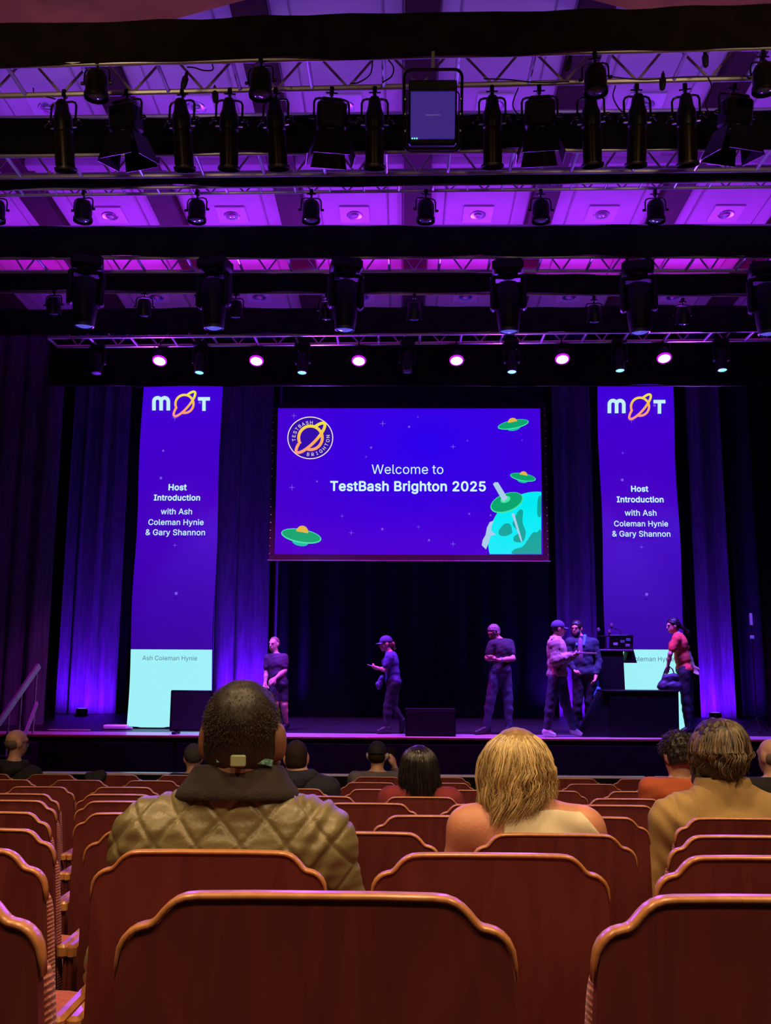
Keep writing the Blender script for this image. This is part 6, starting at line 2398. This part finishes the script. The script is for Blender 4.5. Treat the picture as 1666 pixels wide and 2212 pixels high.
rp.color_ramp.elements[1].color = (0.42, 0.34, 0.28, 1)
rp.color_ramp.elements[1].position = 0.34
nt.links.new(vo.outputs['Distance'], rp.inputs[0])
nt.links.new(rp.outputs[0], nt.nodes['Principled BSDF'].inputs['Base Color'])
nt.nodes['Principled BSDF'].inputs['Roughness'].default_value = 0.95
dress(f, P, J, FLC, DENIM, SKIN, WSHOE, short_sleeves=False, carve=carve, soff=0.028)
cap(q, Rh, f.t, CAPB, 1.0)
grow('hair', [el('hair', q(0, -0.030, -0.008), (0.076, 0.075, 0.070), Rh)], HAIRDK, f.t, 0.008, 0, 0.02, [(q(0, 0.005, 0), Rh[:, 1]), (q(0, 0, -0.05), -Rh[:, 2])])
eyes(q, Rh, f.t)
tw = f.root + Vector(J['wrR'])
t = thing('flat_tray', 'pale flat tray held by the person in the patterned jacket', 'tray', (tw.x + 0.20, tw.y + 0.12, tw.z + 0.035), (0, 0.03, 0))
MB().box((-0.20, -0.14, 0.0), (0.20, 0.14, 0.010), 0.004).build('board', mat('tray_pale', (0.55, 0.42, 0.50), 0.5), t)
for (lo, hi) in (((-0.20, -0.14, 0.01), (0.20, -0.13, 0.022)), ((-0.20, 0.13, 0.01), (0.20, 0.14, 0.022)), ((-0.20, -0.13, 0.01), (-0.19, 0.13, 0.022)), ((0.19, -0.13, 0.01), (0.20, 0.13, 0.022))):
    MB().box(lo, hi, 0.002).build('rim', mat('tray_pale', (0.55, 0.42, 0.50), 0.5), t)

# woman in orange at the right of the lectern
f = Fig('woman in an orange top with a dark ponytail at the right of the lectern', 1474, 14.8)
J = f.joints(dict(head=(1454, 1352), neck=(1464, 1371), chest=(1468, 1392), pel=(1479, 1446), shL=(1461, 1382, -0.15), shR=(1470, 1382, 0.15), elL=(1448, 1413, -0.17), wrL=(1443, 1440, -0.10), elR=(1488, 1412, 0.20), wrR=(1499, 1440, 0.18),
                  hipL=(1478, 1454, -0.08), hipR=(1482, 1454, 0.08), knL=(1482, 1515, -0.08), anL=(1487, 1568, -0.08), toL=(1470, 1582, -0.10), knR=(1488, 1515, 0.08), anR=(1492, 1568, 0.08), toR=(1478, 1582, 0.06)), (-0.98, -0.15, 0), (-0.97, -0.12, -0.15))
P, carve, q, Rh = body_prims(J, 0.97, 0.97, True)
dress(f, P, J, mat('orange_tshirt', (0.62, 0.07, 0.035), 0.85, var=0.15), mat('black_jeans', (0.010, 0.010, 0.016), 0.85, var=0.2), SKIN, carve=carve)
HB = hairmat('hair_dark_ponytail', (0.010, 0.006, 0.007), (0.05, 0.028, 0.03), 0.4)
grow('hair', [el('hair', q(0, -0.016, 0.032), np.array([0.074, 0.094, 0.088]) + 0.013, Rh), el('hair', q(0, -0.03, -0.01), (0.078, 0.075, 0.07), Rh), rc('hair', q(0, -0.095, 0.0), q(0, -0.15, -0.04), 0.030, 0.034), rc('hair', q(0, -0.15, -0.04), q(0, -0.23, -0.14), 0.034, 0.030), rc('hair', q(0, -0.23, -0.14), q(0, -0.26, -0.22), 0.03, 0.010)],
     HB, f.t, 0.008, 0, 0.025, [(q(0, 0.055, 0.04), Rh[:, 1] - 0.45 * Rh[:, 2])], wrinkle(0.003, 100, 120, 5), carve=[el('e', q(0, 0.07, -0.04), (0.2, 0.075, 0.08), Rh)])
eyes(q, Rh, f.t)
b_ = f.root + Vector(J['wrL'])
t = thing('shoulder_bag', 'dark violet bag carried by the woman in orange', 'bag', (b_.x - 0.02, b_.y - 0.10, b_.z - 0.40))
grow('body_of_bag', [rc('p', (-0.10, 0, 0.10), (0.12, 0, 0.10), 0.085, 0.085), rc('p', (-0.05, 0, 0.22), (0.10, 0, 0.24), 0.06, 0.06)], mat('violet_black_nylon', (0.025, 0.018, 0.05), 0.6, var=0.2), t, 0.010, 0, 0.05, disp=wrinkle(0.006, 40, 40, 6))
MB().tube([(-0.09, 0.02, 0.24), (-0.03, 0.06, 0.36), (0.03, 0.08, 0.41), (0.08, 0.06, 0.36), (0.10, 0.02, 0.26)], 0.010, 6).build('strap', BLKCL, t)
LAN = mat('lanyard_band', (0.75, 0.30, 0.10), 0.6)
